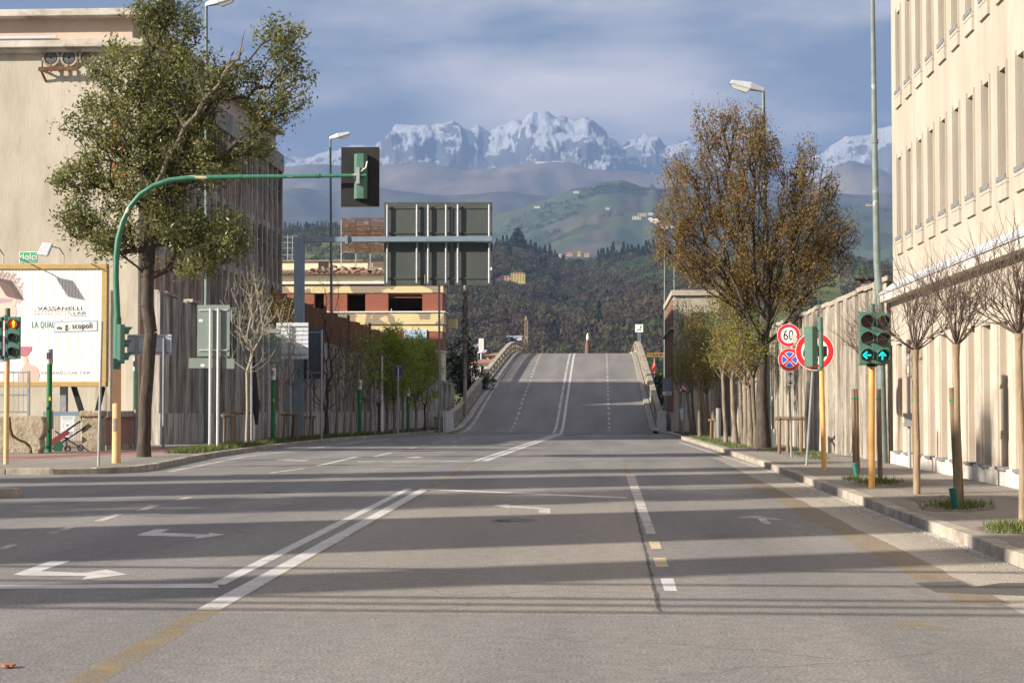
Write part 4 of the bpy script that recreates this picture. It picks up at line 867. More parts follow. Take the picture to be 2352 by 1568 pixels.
tree('hornbeam_tree', 'large upswept tree with rusty brown leaves behind the 60 sign', 'tree', hb, [(0,0,-0.05),(0.0,0,0.8),(-0.03,0,1.6),(-0.02,0,2.4),(0.02,0,3.0),(0,0,3.4)], ells, 1150, 0.24, 0.012, BARK_D, LEAF_HB, 22, (0.11,0.11,0.22), 0.095, 0.036, 21, alpha=0.8, up=2.5, seg=0.5, droop=0.8, flatz=1.0, jit=0.03, extra=1300, shell=0.1, power=0.42,
     tonefn=lambda C, rs: np.clip(rs.beta(2,2.4,len(C))*0.85+np.array([noise.noise(Vector(c)*0.8) for c in C])*0.3, 0, 1))

# row of small hornbeams along the right verge
row = [(450,1250),(555,1285),(590,1275),(650,1300),(690,1280),(715,1290),(740,1285),(800,1300),(920,1362),(1018,1372),(1092,1372),(1136,1392),(1186,1408),(1236,1410)]
ordn = ['fourteenth','thirteenth','twelfth','eleventh','tenth','ninth','eighth','seventh','sixth','fifth','fourth','third','second','first']
rr = random.Random(8)
for i, (zx, zy) in enumerate(row):
    b = gp(1464+0.2197*zx, 717.7+0.2197*zy, WALKZ); h = rr.uniform(1.9,2.4); lean = rr.uniform(-0.25,0.02)
    cz = h+1.4; tl_ = rr.uniform(1.2,2.2); e = [(lean,0,cz,0.8,0.85,1.2),(lean-0.15,0.1,cz+tl_,0.6,0.6,1.3),(lean+0.1,-0.2,cz-0.3,0.85,0.85,0.8)]
    tree('small_hornbeam', '%s small tree of the right verge row, counted from the big rusty tree' % ordn[i], 'tree', b, [(0.02,0,-0.05),(0.0,0,0.6),(lean*0.5,0,1.3),(lean*0.8,0,h)], e, 170, rr.uniform(0.075,0.13), 0.008, BARK_G, LEAF_OG if i % 3 else LEAF_HB, 11, (0.12,0.12,0.13), 0.08, 0.04, 100+i, 'small trees along the right verge', twig=TWIG, alpha=0.6, up=2.0, extra=90, shell=0.1)

# young pollard trees on the right pavement
def pollard(name, label, b, h, R, seed, tilt=0.0, r0=0.05):
    rs = np.random.RandomState(seed); t = thing(name, label, 'tree', b, 'young pollard trees on the right pavement')
    MB().tube([(b.x,b.y,0.08),(b.x+0.01,b.y,0.8),(b.x+tilt*0.5,b.y,1.5),(b.x+tilt,b.y,h-0.15),(b.x+tilt,b.y,h+0.05)],[r0*1.1,r0,r0*0.9,r0*0.85,r0*1.15],10).build('trunk', BARK_T, t, True)
    P0=[];P1=[];R0=[];R1=[]
    def shoot(p, d, L, r, lvl):
        n = 4 if lvl < 2 else 3; q = p.copy(); dd = d/np.linalg.norm(d); bend = rs.normal(0,0.10,3); joints = []
        for i in range(n):
            dd = dd+bend*0.5+np.array([0,0,0.10 if lvl == 0 else 0.05])+rs.normal(0,0.035,3); dd /= np.linalg.norm(dd); e = q+dd*L/n
            P0.append(q);P1.append(e);R0.append(r*(1-0.6*i/n));R1.append(r*(1-0.6*(i+1)/n)); q = e; joints.append((q.copy(),dd.copy()))
        if lvl < 2:
            for k in range(5 if lvl == 0 else 4):
                pj,dj = joints[rs.randint(0 if lvl else 1,n)]; a = rs.normal(0,1,3); a -= dj*a.dot(dj); a /= np.linalg.norm(a)
                nd_ = dj+a*rs.uniform(0.35,0.8)+np.array([0,0,0.15]); shoot(pj,nd_,L*rs.uniform(0.55,1.0),r*0.5,lvl+1)
    for i in range(15):
        th = 2*np.pi*i/15+rs.uniform(-0.3,0.3); el = rs.uniform(0.35,1.35); shoot(np.array([tilt,0,h-0.1]), np.array([math.cos(th)*math.cos(el),math.sin(th)*math.cos(el),math.sin(el)]), R*rs.uniform(0.6,0.95), 0.014, 0)
    V,F = frusta(P0,P1,R0,R1,4); stuff(place('twigs', npmesh('twigs',V,F), TWIG, t)); return t
p1 = gp(2106,1134,WALKZ); p2 = gp(2200,1151,WALKZ); p3 = gp(2349,1206,WALKZ); p0 = gp(1968,1082,WALKZ)
pollard('pollard_tree', 'bare young pollard tree behind the twin traffic light', p0+Vector((0.6,2,0)), 2.45, 0.85, 31)
pollard('pollard_tree', 'bare young pollard tree with one stake, just past the twin traffic light', p1, 2.35, 0.85, 32)
pollard('pollard_tree', 'bare young pollard tree with two stakes and a green drain tube', p2, 2.35, 0.88, 33)
pollard('pollard_tree', 'bare young pollard tree cut by the right picture edge', p3, 2.3, 0.8, 34, tilt=-0.02, r0=0.045)
def mk_stake(u, v, vt, du, label, ties=True, r=0.045):
    b = gp(u,v,WALKZ); tp = at(u+du, vt, b.y); t = thing('tree_stake', label, 'stake', b, 'round wooden tree stakes')
    MB().tube([b-Vector((0,0,0.05)),tp],r,8).build('post', WOOD, t, True); m = b+(tp-b)*0.88; MB().tube([m,m+(tp-b).normalized()*0.035],r+0.006,8).build('tie', TIEG, t)
mk_stake(2104,1133,891,-4,'wooden stake of the young tree just past the twin traffic light'); mk_stake(2206,1148,891,-12,'thick front stake of the young tree with the drain tube',r=0.055); mk_stake(2199,1150,890,-13,'thin rear stake of the young tree with the drain tube')
mk_stake(1964,1088,893,-4,'left one of two stakes behind the yellow signal poles'); mk_stake(1971,1086,893,-5,'right one of two stakes behind the yellow signal poles'); mk_stake(2022,1106,893,-4,'stake close behind the twin traffic light pole')
for (u,v,vt,du,lab) in ((2196,1168,1120,-8,'green drain tube at the foot of the two-stake young tree'),(1968,1095,1062,-5,'green drain tube between the yellow signal poles')):
    b = gp(u,v,WALKZ); tp = at(u+du,vt,b.y); pts = [b+(tp-b)*(i/24) for i in range(25)]; o = MB().tube(pts,[0.05+0.006*(i%2) for i in range(25)],12).build('drain_tube', DRAINT, None, True); tag(o, lab, 'tube')

# saplings, shrubs and small trees of the left verge
def lv(u, v, label, hgt, rad, leafm, k, seed, n=120, tr=0.06, bark=BARK_G, twig=TWIG, stems=1, up=3.0, name='verge_tree', L=0.07, trunk_h=None, wide=1.0, extra=80):
    b = gp(u,v,WALKZ); th = trunk_h or hgt*0.3
    e = [(0,0,th+(hgt-th)*0.45,rad*wide,rad,(hgt-th)*0.5),(0.1,0,th+(hgt-th)*0.75,rad*0.6,rad*0.6,(hgt-th)*0.28)]
    tree(name, label, 'tree', b, [(0,0,-0.05),(0.03,0,th*0.5),(0,0.02,th)], e, int(n*1.6), tr, 0.0065, bark, leafm, k, (0.13,0.13,0.13), L, L*0.5, seed, 'trees and saplings of the left verge', twig=twig, alpha=0.55, up=1.8, extra=extra, shell=0.1, jit=0.03)
lv(566,1022,'pale bare sapling with budding twigs right of the grey sign back',6.6,1.25,LEAF_OG,2,41,110,0.055,TWIGL,TWIGL,trunk_h=2.6)
lv(592,1018,'second pale sapling, between the grey sign backs',6.2,1.0,LEAF_OG,2,42,90,0.05,TWIGL,TWIGL,trunk_h=2.4)
lv(640,1013,'budding sapling in front of the white ribbed sign',6.0,1.1,LEAF_YG,3,43,100,0.05,TWIGL,TWIGL,trunk_h=2.2)
lv(749,1003,'dark leafless many-branched tree right of the gantry post',7.4,1.45,LEAF_OG,1,44,230,0.13,BARK_D,TWIG,trunk_h=1.2)
lv(790,1000,'slender brown sapling behind the dark many-branched tree',5.6,0.9,LEAF_OG,2,45,110,0.06,BARK_G,TWIG)
lv(838,999,'thin tree with first yellow-green leaves before the yellow building',5.3,1.3,LEAF_YG,5,46,130,0.07,BARK_G,TWIG,L=0.1,extra=120)
lv(905,996,'bright yellow-green leafy tree before the yellow building',5.6,1.5,LEAF_YG,16,47,190,0.09,BARK_G,TWIG,L=0.12,extra=300)
lv(955,992,'bright leafy tree at the end of the verge, near the ramp',5.3,1.5,LEAF_YG,16,48,190,0.08,BARK_G,TWIG,L=0.12,extra=300)
lv(870,997,'dark forked sapling between the yellow-green trees',4.6,1.0,LEAF_OG,3,49,120,0.07,BARK_D,TWIG)
lv(975,990,'small twiggy tree left of the balustrade pier',4.0,0.9,LEAF_OG,3,50,90,0.06,BARK_D,TWIG)
for i, u in enumerate((672,712,772,806,850,888,925)):
    lv(u, 1011-(u-672)*0.068, 'thin leafless tree of the left verge, %s to the right of the gantry post' % ['first','second','third','fourth','fifth','sixth','seventh'][i], random.Random(u).uniform(3.8,5.2), 0.6, None, 0, 200+i, 45, 0.07, BARK_G, TWIG, trunk_h=2.2, name='leafless_tree')
# dark magnolia behind the verge end
mg = at(1075,880,126); mg.z = 0
tree('magnolia_tree', 'dark glossy evergreen tree between the yellow building and the ramp', 'tree', mg, [(0,0,0),(0,0,1.5),(0.1,0,3)], [(-0.6,0,5.2,1.2,1.2,1.5),(0.8,0,3.4,1.2,1.2,0.9),(-0.3,0,3.5,1.0,1,1.2),(0.2,0,2.2,1.4,1,0.9)], 160, 0.12, 0.015, BARK_D, LEAF_DK, 16, (0.22,0.22,0.22), 0.22, 0.1, 61, extra=100)
# ivy-wrapped pole and thin pole beside it
iv = gp(1067,985,0); iv = at(1068,905,110); t = thing('ivy_pole', 'tall thin pole wrapped in dry climbing ivy left of the ramp', 'pole', (iv.x,110,0))
zt = at(1066,655,110).z; MB().tube([(iv.x,110,0),(iv.x,110,zt)],[0.13,0.08],8).build('post', CONC_S, t, True)
rs = np.random.RandomState(5); T = np.stack([iv.x-t.location.x+rs.normal(0,0.07,500), rs.normal(0,0.07,500), rs.uniform(3.2,zt-0.4,500)],1); V,F,C = leaves(T,5,(0.07,0.07,0.05),0.13,0.04,rs); place('ivy', npmesh('ivy',V,F,rs.uniform(0,1,len(F))), leafmat('dry_ivy',[(0.05,0.038,0.025),(0.10,0.08,0.05)],0.1), t)
def pole(name, label, u, v, vt, r, m, z=WALKZ, cat='pole', group=None, du=0, r2=None):
    b = gp(u,v,z); tp = at(u+du,vt,b.y); t = thing(name, label, cat, b, group); MB().tube([b-Vector((0,0,0.1)),tp],[r,r2 or r],10).build('shaft', m, t, True); return t, b, tp
pole('thin_pole', 'thin dark pole right of the yellow building corner', 1009, 993, 655, 0.055, STEELG)
# stuff: grass along the verges and in the tree pits
def grass(name, label, quads, m, h=(0.08,0.22), w=0.012, seed=2):
    rs = np.random.RandomState(seed); Vs=[]; 
    for (a,b,c,d,n) in quads:
        a,b,c,d = [np.array(p)[:3] for p in (a,b,c,d)]
        u = np.clip(rs.normal(0.5,0.2,(n,1)),0,1) if n < 1000 else rs.uniform(0,1,(n,1)); v = np.clip(rs.normal(0.5,0.22,(n,1)),0,1) if n < 1000 else rs.uniform(0,1,(n,1)); P_ = (a*(1-u)+b*u)*(1-v)+(d*(1-u)+c*u)*v
        hh = rs.uniform(h[0],h[1],(n,1)); an = rs.uniform(0,2*np.pi,(n,1)); s = np.concatenate([np.cos(an),np.sin(an),0*an],1)*w; le = np.concatenate([rs.normal(0,0.5,(n,2)),np.ones((n,1))],1)*hh
        Vs.append(np.stack([P_-s,P_+s,P_+le],1).reshape(-1,3))
    V = np.concatenate(Vs); F = np.arange(len(V)).reshape(-1,3); o = place(name, npmesh(name,V,F,rs.uniform(0,1,len(F))), m); o['label']=label; o['category']='grass'; return stuff(o)
GR = leafmat('grass_blades', [(0.045,0.075,0.012),(0.09,0.13,0.022),(0.17,0.18,0.05)], 0.3)
g = lambda u,v: gp(u,v,WALKZ)
q = []
for i in range(4,12):
    a = Vector((*KLi[i+1 if i+1 < len(KLi) else i],WALKZ)); b = Vector((*KLi[min(i+2,len(KLi)-1)],WALKZ))
    if i >= 7: q.append((a+Vector((-1.1,0,0)),b+Vector((-1.1 if i<10 else -0.6,0,0)),b+Vector((-0.15,0,0)),a+Vector((-0.15,0,0)),2600))
a = Vector((*KLi[8],WALKZ)); 
grass('verge_grass', 'strip of short green grass along the left kerb', q, GR)
q = [(Vector((3.95,58,WALKZ)),Vector((4.8,58,WALKZ)),Vector((4.3,94,WALKZ)),Vector((3.35,94,WALKZ)),3500)]
def pit(u, v, ru, rv, n): 
    return (g(u-ru,v+rv),g(u+ru,v+rv),g(u+ru,v-rv),g(u-ru,v-rv),n)
for a in [(2020,1108,55,7,500),(2200,1163,85,9,650),(2320,1215,60,10,600),(1850,1042,50,6,500),(1790,1035,50,6,500),(1880,1053,30,5,200),(1960,1100,30,4,150)]: q.append(pit(*a))
grass('verge_grass', 'tufts of green grass and weeds in the tree pits of the right pavement', q, GR, (0.03,0.12), 0.009, 4)
for k, (u,v,ru,rv) in enumerate(((2030,1110,80,8),(2150,1145,70,7),(2200,1165,90,9),(2330,1212,90,12))):
    struct(sheet('tree_pit', [gp(u+ru*math.cos(t*0.4488),v+rv*math.sin(t*0.4488)*(1+0.3*math.sin(3*t)),WALKZ+0.005) for t in range(14)][::-1], WALK_DARK))

def pebbles(name, label, spots, m, seed):
    rs = np.random.RandomState(seed); Vs=[];Fs=[];o=0; base = np.array([(1,0,0),(-1,0,0),(0,1,0),(0,-1,0),(0,0,1),(0,0,-1)],float); tri = np.array([(0,2,4),(2,1,4),(1,3,4),(3,0,4),(2,0,5),(1,2,5),(3,1,5),(0,3,5)])
    for (x,y,z,r) in spots:
        V = base*r*rs.uniform(0.6,1.4,(6,3))+np.array([x,y,z+r*0.35]); Vs.append(V); Fs.append(tri+o); o += 6
    ob = place(name, npmesh(name,np.concatenate(Vs),np.concatenate(Fs)), m); ob['label'] = label; ob['category'] = 'gravel'; return stuff(ob)
rs = np.random.RandomState(15); sp = []
for _ in range(1300): y = 9+51*rs.uniform(0,1)**1.3; sp.append((3.8-abs(rs.normal(0,0.22)),y,0.002,abs(rs.normal(0.004,0.003))+0.002))
for _ in range(700): y = rs.uniform(12,58); sp.append((rs.uniform(4.05,6.6),y,WALKZ,abs(rs.normal(0.004,0.003))+0.002))
pebbles('loose_gravel','scattered grit along the right gutter and pavement',sp,mat('grit',(0.28,0.25,0.21),(0.4,0.37,0.32),40,0.9,world_co=True),16)

# ------------------------------------------------------------------ traffic signals
EXX, EZZ = (1,0,0), (0,0,1)
ARROW = [(-0.5,-0.07),(0.5,-0.07),(0.5,0.07),(-0.5,0.07)]
def arrow_pts(r, ang):
    pts = []
    def rot(p): return (p[0]*math.cos(ang)-p[1]*math.sin(ang), p[0]*math.sin(ang)+p[1]*math.cos(ang))
    sh = [(0.75,-0.11),(0.75,0.11),(-0.15,0.11),(-0.15,-0.11)]; 
    hd = [(-0.8,0.0),(-0.05,0.72),(0.12,0.52),(-0.42,0.0),(0.12,-0.52),(-0.05,-0.72)]
    return [rot((x*r,y*r)) for x,y in sh], [rot((x*r,y*r)) for x,y in hd]
def signal_head(parent, c, rz, lens, w=0.25, h=0.85, d=0.17, m=GREENP, lit=None, name='signal_head'):
    """three-lens head, centre c, facing -Y turned by rz"""
    T = Matrix.Translation(c) @ Matrix.Rotation(rz,4,'Z')
    mb = MB(T).poly([(-w/2,0),(w/2,0),(w/2,d*0.55),(w*0.28,d),(-w*0.28,d),(-w/2,d*0.55)],(0,0,-h/2),(1,0,0),(0,1,0),h)
    hd = mb.build(name, m, parent, bevel=0.008)
    r = 0.1
    for i, L in enumerate(lens):
        z = h/2-h*(i+0.5)/3-0.004
        vz = MB(T); n = 18; V=[];F=[]
        for k in range(n+1):
            a = math.radians(-35)+math.radians(250)*k/n; ln = 0.10+0.10*max(0,math.sin(a))
            for rr_, yy in ((r+0.012,0),(r+0.012,-ln),(r+0.004,-ln),(r+0.004,0)): V.append((rr_*math.cos(a),yy,z+rr_*math.sin(a)))
            if k:
                for q in range(3): F.append((4*k-4+q,4*k+q,4*k+q+1,4*k-3+q))
        vz.add(V,F); vz.build('visor', m, hd)
        o = T @ Vector((0,-0.012,z)); ex = T.to_3x3() @ Vector((1,0,0)); ez = Vector((0,0,1))
        MB().disc(o, ex, ez, r, -0.02).build('lens', {'r':LENS_R,'a':LENS_A,'d':LENS_D,'g':LENS_D,'R':LENS_R}[L], hd)
        fo = o + (T.to_3x3() @ Vector((0,-0.006,0)))
        if lit and i in lit:
            kind = lit[i]
            if kind in ('left','up'):
                sh, hp = arrow_pts(r*0.92, 0 if kind == 'left' else -math.pi/2)
                MB().poly(sh,fo,ex,ez,0.003).poly(hp,fo,ex,ez,0.003).build('arrow', GLOW_G, hd)
            elif kind == 'man':
                MB().disc(fo+ (T.to_3x3() @ Vector((0,0.004,0))),ex,ez,r*0.93,-0.003).build('glow', GLOW_R, hd)
                fo = fo+(T.to_3x3() @ Vector((0,-0.004,0)))
                MB().poly([(x*r,y*r) for x,y in [(-0.12,0.62),(0.12,0.62),(0.36,0.5),(0.36,-0.15),(0.2,-0.15),(0.2,-0.8),(-0.2,-0.8),(-0.2,-0.15),(-0.36,-0.15),(-0.36,0.5)]],fo,ex,ez,-0.003).disc(fo+ez*(0.72*r),ex,ez,0.17*r,-0.003,14).build('man_figure', GLOW_O, hd)
    return hd
# twin light on the right pavement
b = gp(2002,1120,WALKZ); Yb = b.y; zz = lambda v, Y: at(2000,v,Y).z
t = thing('traffic_light', 'twin traffic light with green arrows on a yellow pole, right pavement', 'traffic light', b)
MB().tube([b-Vector((0,0,0.1)),(b.x+0.02,Yb,zz(838,Yb))],0.055,14).build('lower_pole', YELP, t, True)
MB().tube([(b.x+0.02,Yb,zz(838,Yb)-0.02),(b.x+0.03,Yb,zz(716,Yb))],0.045,12).build('upper_pole', GREENP, t, True); MB().tube([(b.x+0.03,Yb,zz(720,Yb)),(b.x+0.03,Yb,zz(698,Yb))],0.055,12).build('cap', GREENP, t, True)
MB().tube([(b.x+0.02,Yb,zz(842,Yb)),(b.x+0.02,Yb,zz(834,Yb))],0.09,12).build('collar', SBLACK, t); MB().bar((b.x-0.2,Yb,zz(837,Yb)),(b.x+0.25,Yb,zz(837,Yb)),0.05,0.03).bar((b.x-0.2,Yb,zz(719,Yb)),(b.x+0.25,Yb,zz(719,Yb)),0.05,0.03).build('bracket', GREENP, t)
cz = (zz(720,Yb)+zz(835,Yb))/2
hc = at(1986,778,Yb); signal_head(t, (hc.x,Yb-0.24,cz), math.radians(-3), 'rag', lit={2:'left'}, w=0.252)
hc = at(2021,779,Yb); signal_head(t, (hc.x,Yb-0.24,cz-0.01), math.radians(3), 'rag', lit={2:'up'}, w=0.252)
# second light seen from behind
b = gp(1893,1078,WALKZ); Yb = b.y
t = thing('traffic_light', 'single traffic light turned away on a yellow pole before the round no-trucks sign', 'traffic light', b)
tp = at(1884,728,Yb); m_ = b+(tp-b)*((at(0,848,Yb).z-b.z)/(tp.z-b.z)); MB().tube([b-Vector((0,0,0.1)),m_],0.055,14).build('lower_pole', YELP, t, True); MB().tube([m_,tp],0.052,14).build('upper_pole', GREENP, t, True)
hc = at(1866,796,Yb); signal_head(t, (hc.x,Yb+0.12,hc.z), math.radians(157), 'rag', h=0.88, w=0.27, d=0.2)
for v in (754,846): p = at(1884,v,Yb); MB().bar((p.x,Yb,p.z),(p.x-0.2,Yb+0.03,p.z),0.04,0.05).build('bracket', GREENP, t); MB().tube([(p.x,Yb,p.z-0.04),(p.x,Yb,p.z+0.04)],0.068,12).build('clamp', GREENP, t)
# pedestrian light at the left edge
b = gp(14,1066,WALKZ); Yb = b.y; mpx = Yb/4040
t = thing('pedestrian_light', 'pedestrian light with a lit red man on a pale orange pole, left picture edge', 'traffic light', b)
m_ = Vector((b.x,Yb,at(14,825,Yb).z)); tp = Vector((b.x,Yb,at(14,708,Yb).z)); MB().tube([b-Vector((0,0,0.1)),m_],0.062,14).build('lower_pole', YELPALE, t, True); MB().tube([m_,tp],0.062,14).build('upper_pole', GREENP, t, True)
for dx in (20.5,-20.5):
    hc = at(14+dx,776,Yb); signal_head(t, (hc.x,Yb-0.1,hc.z), 0.0, 'Rdd', w=0.29, h=1.0, lit={0:'man'} if dx > 0 else None)
for v in (730,823): p = at(14,v,Yb); MB().bar((p.x-0.25,Yb,p.z),(p.x+0.25,Yb,p.z),0.04).build('bracket', GREENP, t); MB().tube([(p.x,Yb,p.z-0.06),(p.x,Yb,p.z+0.06)],0.075,12).build('clamp', GREENP, t)
# curved mast with overhead signal
b = gp(267,1063,WALKZ); Yb = b.y
t = thing('signal_mast', 'tall curved green signal mast with orange base, arm reaching over the road', 'traffic light', b)
z1 = at(267,848,Yb).z; z2 = at(267,729,Yb).z
MB().tube([b-Vector((0,0,0.1)),(b.x,Yb,z1)],[0.108,0.10],18).build('base_pole', YELPALE, t, True); MB().tube([(b.x,Yb,z1),(b.x,Yb,z2)],0.095,18).build('sleeve', GREENM, t, True)
path = [Vector((b.x,Yb,z2))]+[at(u,v,Yb) for u,v in ((266,640),(267,590),(271,550),(282,510),(298,476),(322,447),(352,427),(388,414),(430,409),(480,407.5),(545,406.5),(635,405.5),(740,404.5),(842,403))]
MB().tube(path,[0.078,0.075,0.072,0.07,0.068,0.066,0.064,0.063,0.062,0.06,0.058,0.055,0.05,0.045,0.042],14).build('arm', GREENM, t, True)
for u in (545,725): p = at(u,406-(u-545)*0.012,Yb); MB().tube([p,p+Vector((0.1,0,0))],0.062,14).build('joint_sleeve', GREENM, t, True)
p = at(266,975,Yb); MB().box(p.x-0.04,p.x+0.04,Yb-0.112,Yb-0.09,p.z-0.16,p.z+0.16).build('access_cover', STEELG, t, bevel=0.02)
mp_ = Yb/4040; c = at(824.5,404,Yb)
MB().box(c.x-45*mp_,c.x+45*mp_,Yb+0.22,Yb+0.235,c.z-70*mp_,c.z+70*mp_).build('backboard', BLACKP, t)
signal_head(t, (c.x+0.02,Yb+0.27,c.z), math.pi, 'rag', h=1.1, w=0.32, d=0.24)
MB().box(c.x-0.06,c.x+0.02,Yb-0.06,Yb+0.05,c.z-0.2,c.z+0.2).build('clamp', STEEL, t); MB().tube([(c.x+0.05,Yb-0.03,c.z+0.1),(c.x+0.17,Yb-0.02,c.z+0.2),(c.x+0.2,Yb,c.z+0.35)],0.015,6).build('cable', SWHITE, t)
hc = at(286,790,Yb); signal_head(t, (hc.x-0.02,Yb+0.05,hc.z), math.radians(112), 'rag', h=0.95, w=0.26, d=0.2)

# ------------------------------------------------------------------ road signs
def round_sign(t, c, r, kind, n=48):
    n_ = Vector((0,-1,0)); MB().disc(c,EXX,EZZ,r,-0.02).build('plate', SIGNBACK, t)
    o = c+Vector((0,-0.003,0)); MB().disc(o,EXX,EZZ,r,0.002).build('rim', SWHITE, t)
    MB().ring(o+Vector((0,-0.002,0)),EXX,EZZ,r*(0.70 if kind != 'park' else 0.70),r*0.965,0.002,n).build('red_ring', RED, t)
b = gp(1818,1050,WALKZ); Yb = b.y; px = Yb/4040
t = thing('road_sign', 'post with round 60 speed limit sign above a blue no-stopping sign', 'road sign', b)
tp = at(1810,752,Yb); MB().tube([b-Vector((0,0,0.1)),tp],0.03,10).build('post', STEELG, t, True)
c = at(1811,770,Yb)+Vector((0,-0.05,0)); round_sign(t, c, 26.2*px, 'lim'); txt('numerals','60',c+Vector((-0.01,-0.006,-0.01)),0.40,SBLACK,t,sx=0.72)
MB().poly([(0.03,-0.02),(0.14,0.02),(0.2,-0.02),(0.235,-0.12),(0.2,-0.2),(0.14,-0.24),(0.10,-0.13)],c+Vector((0,-0.009,0)),EXX,EZZ,0.002).build('torn_patch', SGREY, t)
c2 = at(1813,826,Yb)+Vector((0,-0.05,0)); r = 26.2*px; round_sign(t, c2, r, 'park'); MB().disc(c2+Vector((0,-0.0032,0)),EXX,EZZ,r*0.70,0.0005).build('face_rim', SWHITE, t)
for k in range(4):
    a0 = math.pi/4+k*math.pi/2+0.24; a1 = a0+math.pi/2-0.48; rr_ = r*0.65; pts = [(0.16*r*math.cos((a0+a1)/2),0.16*r*math.sin((a0+a1)/2))]+[(rr_*math.cos(a0+(a1-a0)*q/8),rr_*math.sin(a0+(a1-a0)*q/8)) for q in range(9)]
    MB().poly(pts,c2+Vector((0,-0.0045,0)),EXX,EZZ,0.001).build('blue_sector', BLUE, t)
for s in (1,-1): MB().bar(c2+Vector((-r*0.58,-0.0055 -0.0003*s,-s*r*0.58)),c2+Vector((r*0.58,-0.0055-0.0003*s,s*r*0.58)),0.002,r*0.17).build('red_bar', RED, t)
c3 = at(1815,869,Yb)+Vector((0,-0.045,0)); MB().box(c3.x-8*px,c3.x+8*px,c3.y,c3.y+0.012,c3.z-16*px,c3.z+16*px).build('arrow_plate', SWHITE, t)
for s in (1,-1): MB().poly([(-0.012,0.02*s),(0.012,0.02*s),(0.012,0.12*s),(0.05,0.085*s),(0.065,0.10*s),(0,0.17*s),(-0.065,0.10*s),(-0.05,0.085*s),(-0.012,0.12*s)],c3+Vector((0,-0.003,0)),EXX,EZZ,0.002).build('arrow', SBLACK, t)
# no trucks
b = gp(1852,1069,WALKZ); Yb = b.y; px = Yb/4040; t = thing('road_sign', 'large round red-rimmed no-trucks sign on a leaning grey post', 'road sign', b)
tp = at(1872,770,Yb); MB().tube([b-Vector((0,0,0.1)),tp],0.032,10).build('post', STEELG, t, True); c = at(1870.5,807,Yb)+Vector((0,-0.06,0)); r = 44*px; round_sign(t,c,r,'truck')
o = c+Vector((0,-0.006,-0.03)); MB().poly([(-0.02,-0.09),(-0.02,0.15),(0.28,0.15),(0.28,-0.09)],o,EXX,EZZ,0.002).build('truck_box', SBLACK, t)
MB().poly([(-0.27,-0.08),(-0.265,0.03),(-0.235,0.11),(-0.10,0.11),(-0.10,0.085),(-0.21,0.085),(-0.23,0.03),(-0.10,0.03),(-0.10,-0.08)],o,EXX,EZZ,0.002).build('truck_cab', SBLACK, t)
for x_ in (-0.19,0.16): MB().ring(o+Vector((x_,-0.003,-0.09)),EXX,EZZ,0.028,0.058,0.003,20).build('truck_wheel', SBLACK, t)
# bump warning triangle
def tri(t, c, s, px):
    def T_(k): return [(-s*k,-s*0.577*k),(s*k,-s*0.577*k),(0,s*1.155*k)]
    MB().poly(T_(1.0),c,EXX,EZZ,-0.012).build('plate', SWHITE, t); MB().poly(T_(0.95),c+Vector((0,-0.003,0)),EXX,EZZ,0.002).build('red_border', RED, t); MB().poly(T_(0.66),c+Vector((0,-0.006,0)),EXX,EZZ,0.002).build('face', SWHITE, t)
    MB().poly([(-0.16*s/0.3,-0.12*s/0.3),(0.16*s/0.3,-0.12*s/0.3),(0.12*s/0.3,-0.095*s/0.3),(0.06*s/0.3,-0.05*s/0.3),(-0.02*s/0.3,-0.04*s/0.3),(-0.09*s/0.3,-0.09*s/0.3)],c+Vector((0,-0.009,0)),EXX,EZZ,0.002).build('bump_symbol', SBLACK, t)
b = gp(1571,997,WALKZ); Yb = b.y; px = Yb/4040; t = thing('road_sign', 'red triangle bump warning sign on a thin post at the end of the right verge', 'road sign', b)
MB().tube([b-Vector((0,0,0.1)),at(1571,890,Yb)],0.028,8).build('post', STEEL, t, True); c = at(1569.5,893,Yb)+Vector((0,-0.04,0)); tri(t, c, 13.6*px, px)
# merge sign on the crest
b = Vector((xr(160)+0.05,160,ramp_z(160)+1.1)); c = at(1468,754,160); t = thing('lane_sign', 'small white square merging-lanes sign on the crest of the ramp', 'road sign', (c.x,160,ramp_z(160)+1.0)); px = 160/4040
for dx in (-2.2,2.2): MB().tube([(c.x+dx*px,160.02,ramp_z(160)+0.4),(c.x+dx*px,160.02,c.z)],0.025,6).build('post', STEEL, t)
MB().box(c.x-9*px,c.x+9*px,159.95,159.98,c.z-9*px,c.z+9*px).build('plate', SWHITE, t)
MB().poly([(0.12,-0.27),(0.18,-0.27),(0.18,0.1),(0.24,0.1),(0.15,0.28),(0.06,0.1),(0.12,0.1)],(c.x,159.945,c.z),EXX,EZZ,0.003).poly([(-0.26,-0.25),(-0.2,-0.16),(-0.03,-0.1),(-0.06,-0.03),(0.06,-0.05),(0.0,-0.2),(-0.02,-0.14),(-0.16,-0.2),(-0.2,-0.27)],(c.x,159.942,c.z),EXX,EZZ,0.003).build('arrows', SBLACK, t)
# distance plate and street-name sign
b = gp(1530,990,WALKZ); Yb = b.y; px = Yb/4040; c = at(1534,889,Yb); t = thing('road_sign', 'grey sign with a 300 plate in front of the beige building', 'road sign', b); MB().tube([b,at(1530,869,Yb)],0.03,8).build('post', STEEL, t)
MB().box(c.x-12*px,c.x+12*px,Yb-0.05,Yb-0.03,at(0,899,Yb).z,at(0,868,Yb).z).build('panel', mat('grey_sign_face',(0.22,0.25,0.29),(0.26,0.29,0.33),4), t); MB().box(c.x-12*px,c.x+12*px,Yb-0.052,Yb-0.03,at(0,908,Yb).z,at(0,899.5,Yb).z).build('plate', SWHITE, t); txt('numerals','300',(c.x,Yb-0.056,at(0,904,Yb).z),7*px*1.2,SBLACK,t)
b = gp(226,1070,WALKZ); Yb = b.y; px = Yb/4040; t = thing('street_name_sign', 'grey street name sign reading via g. scopoli on a thin pole', 'street sign', b)
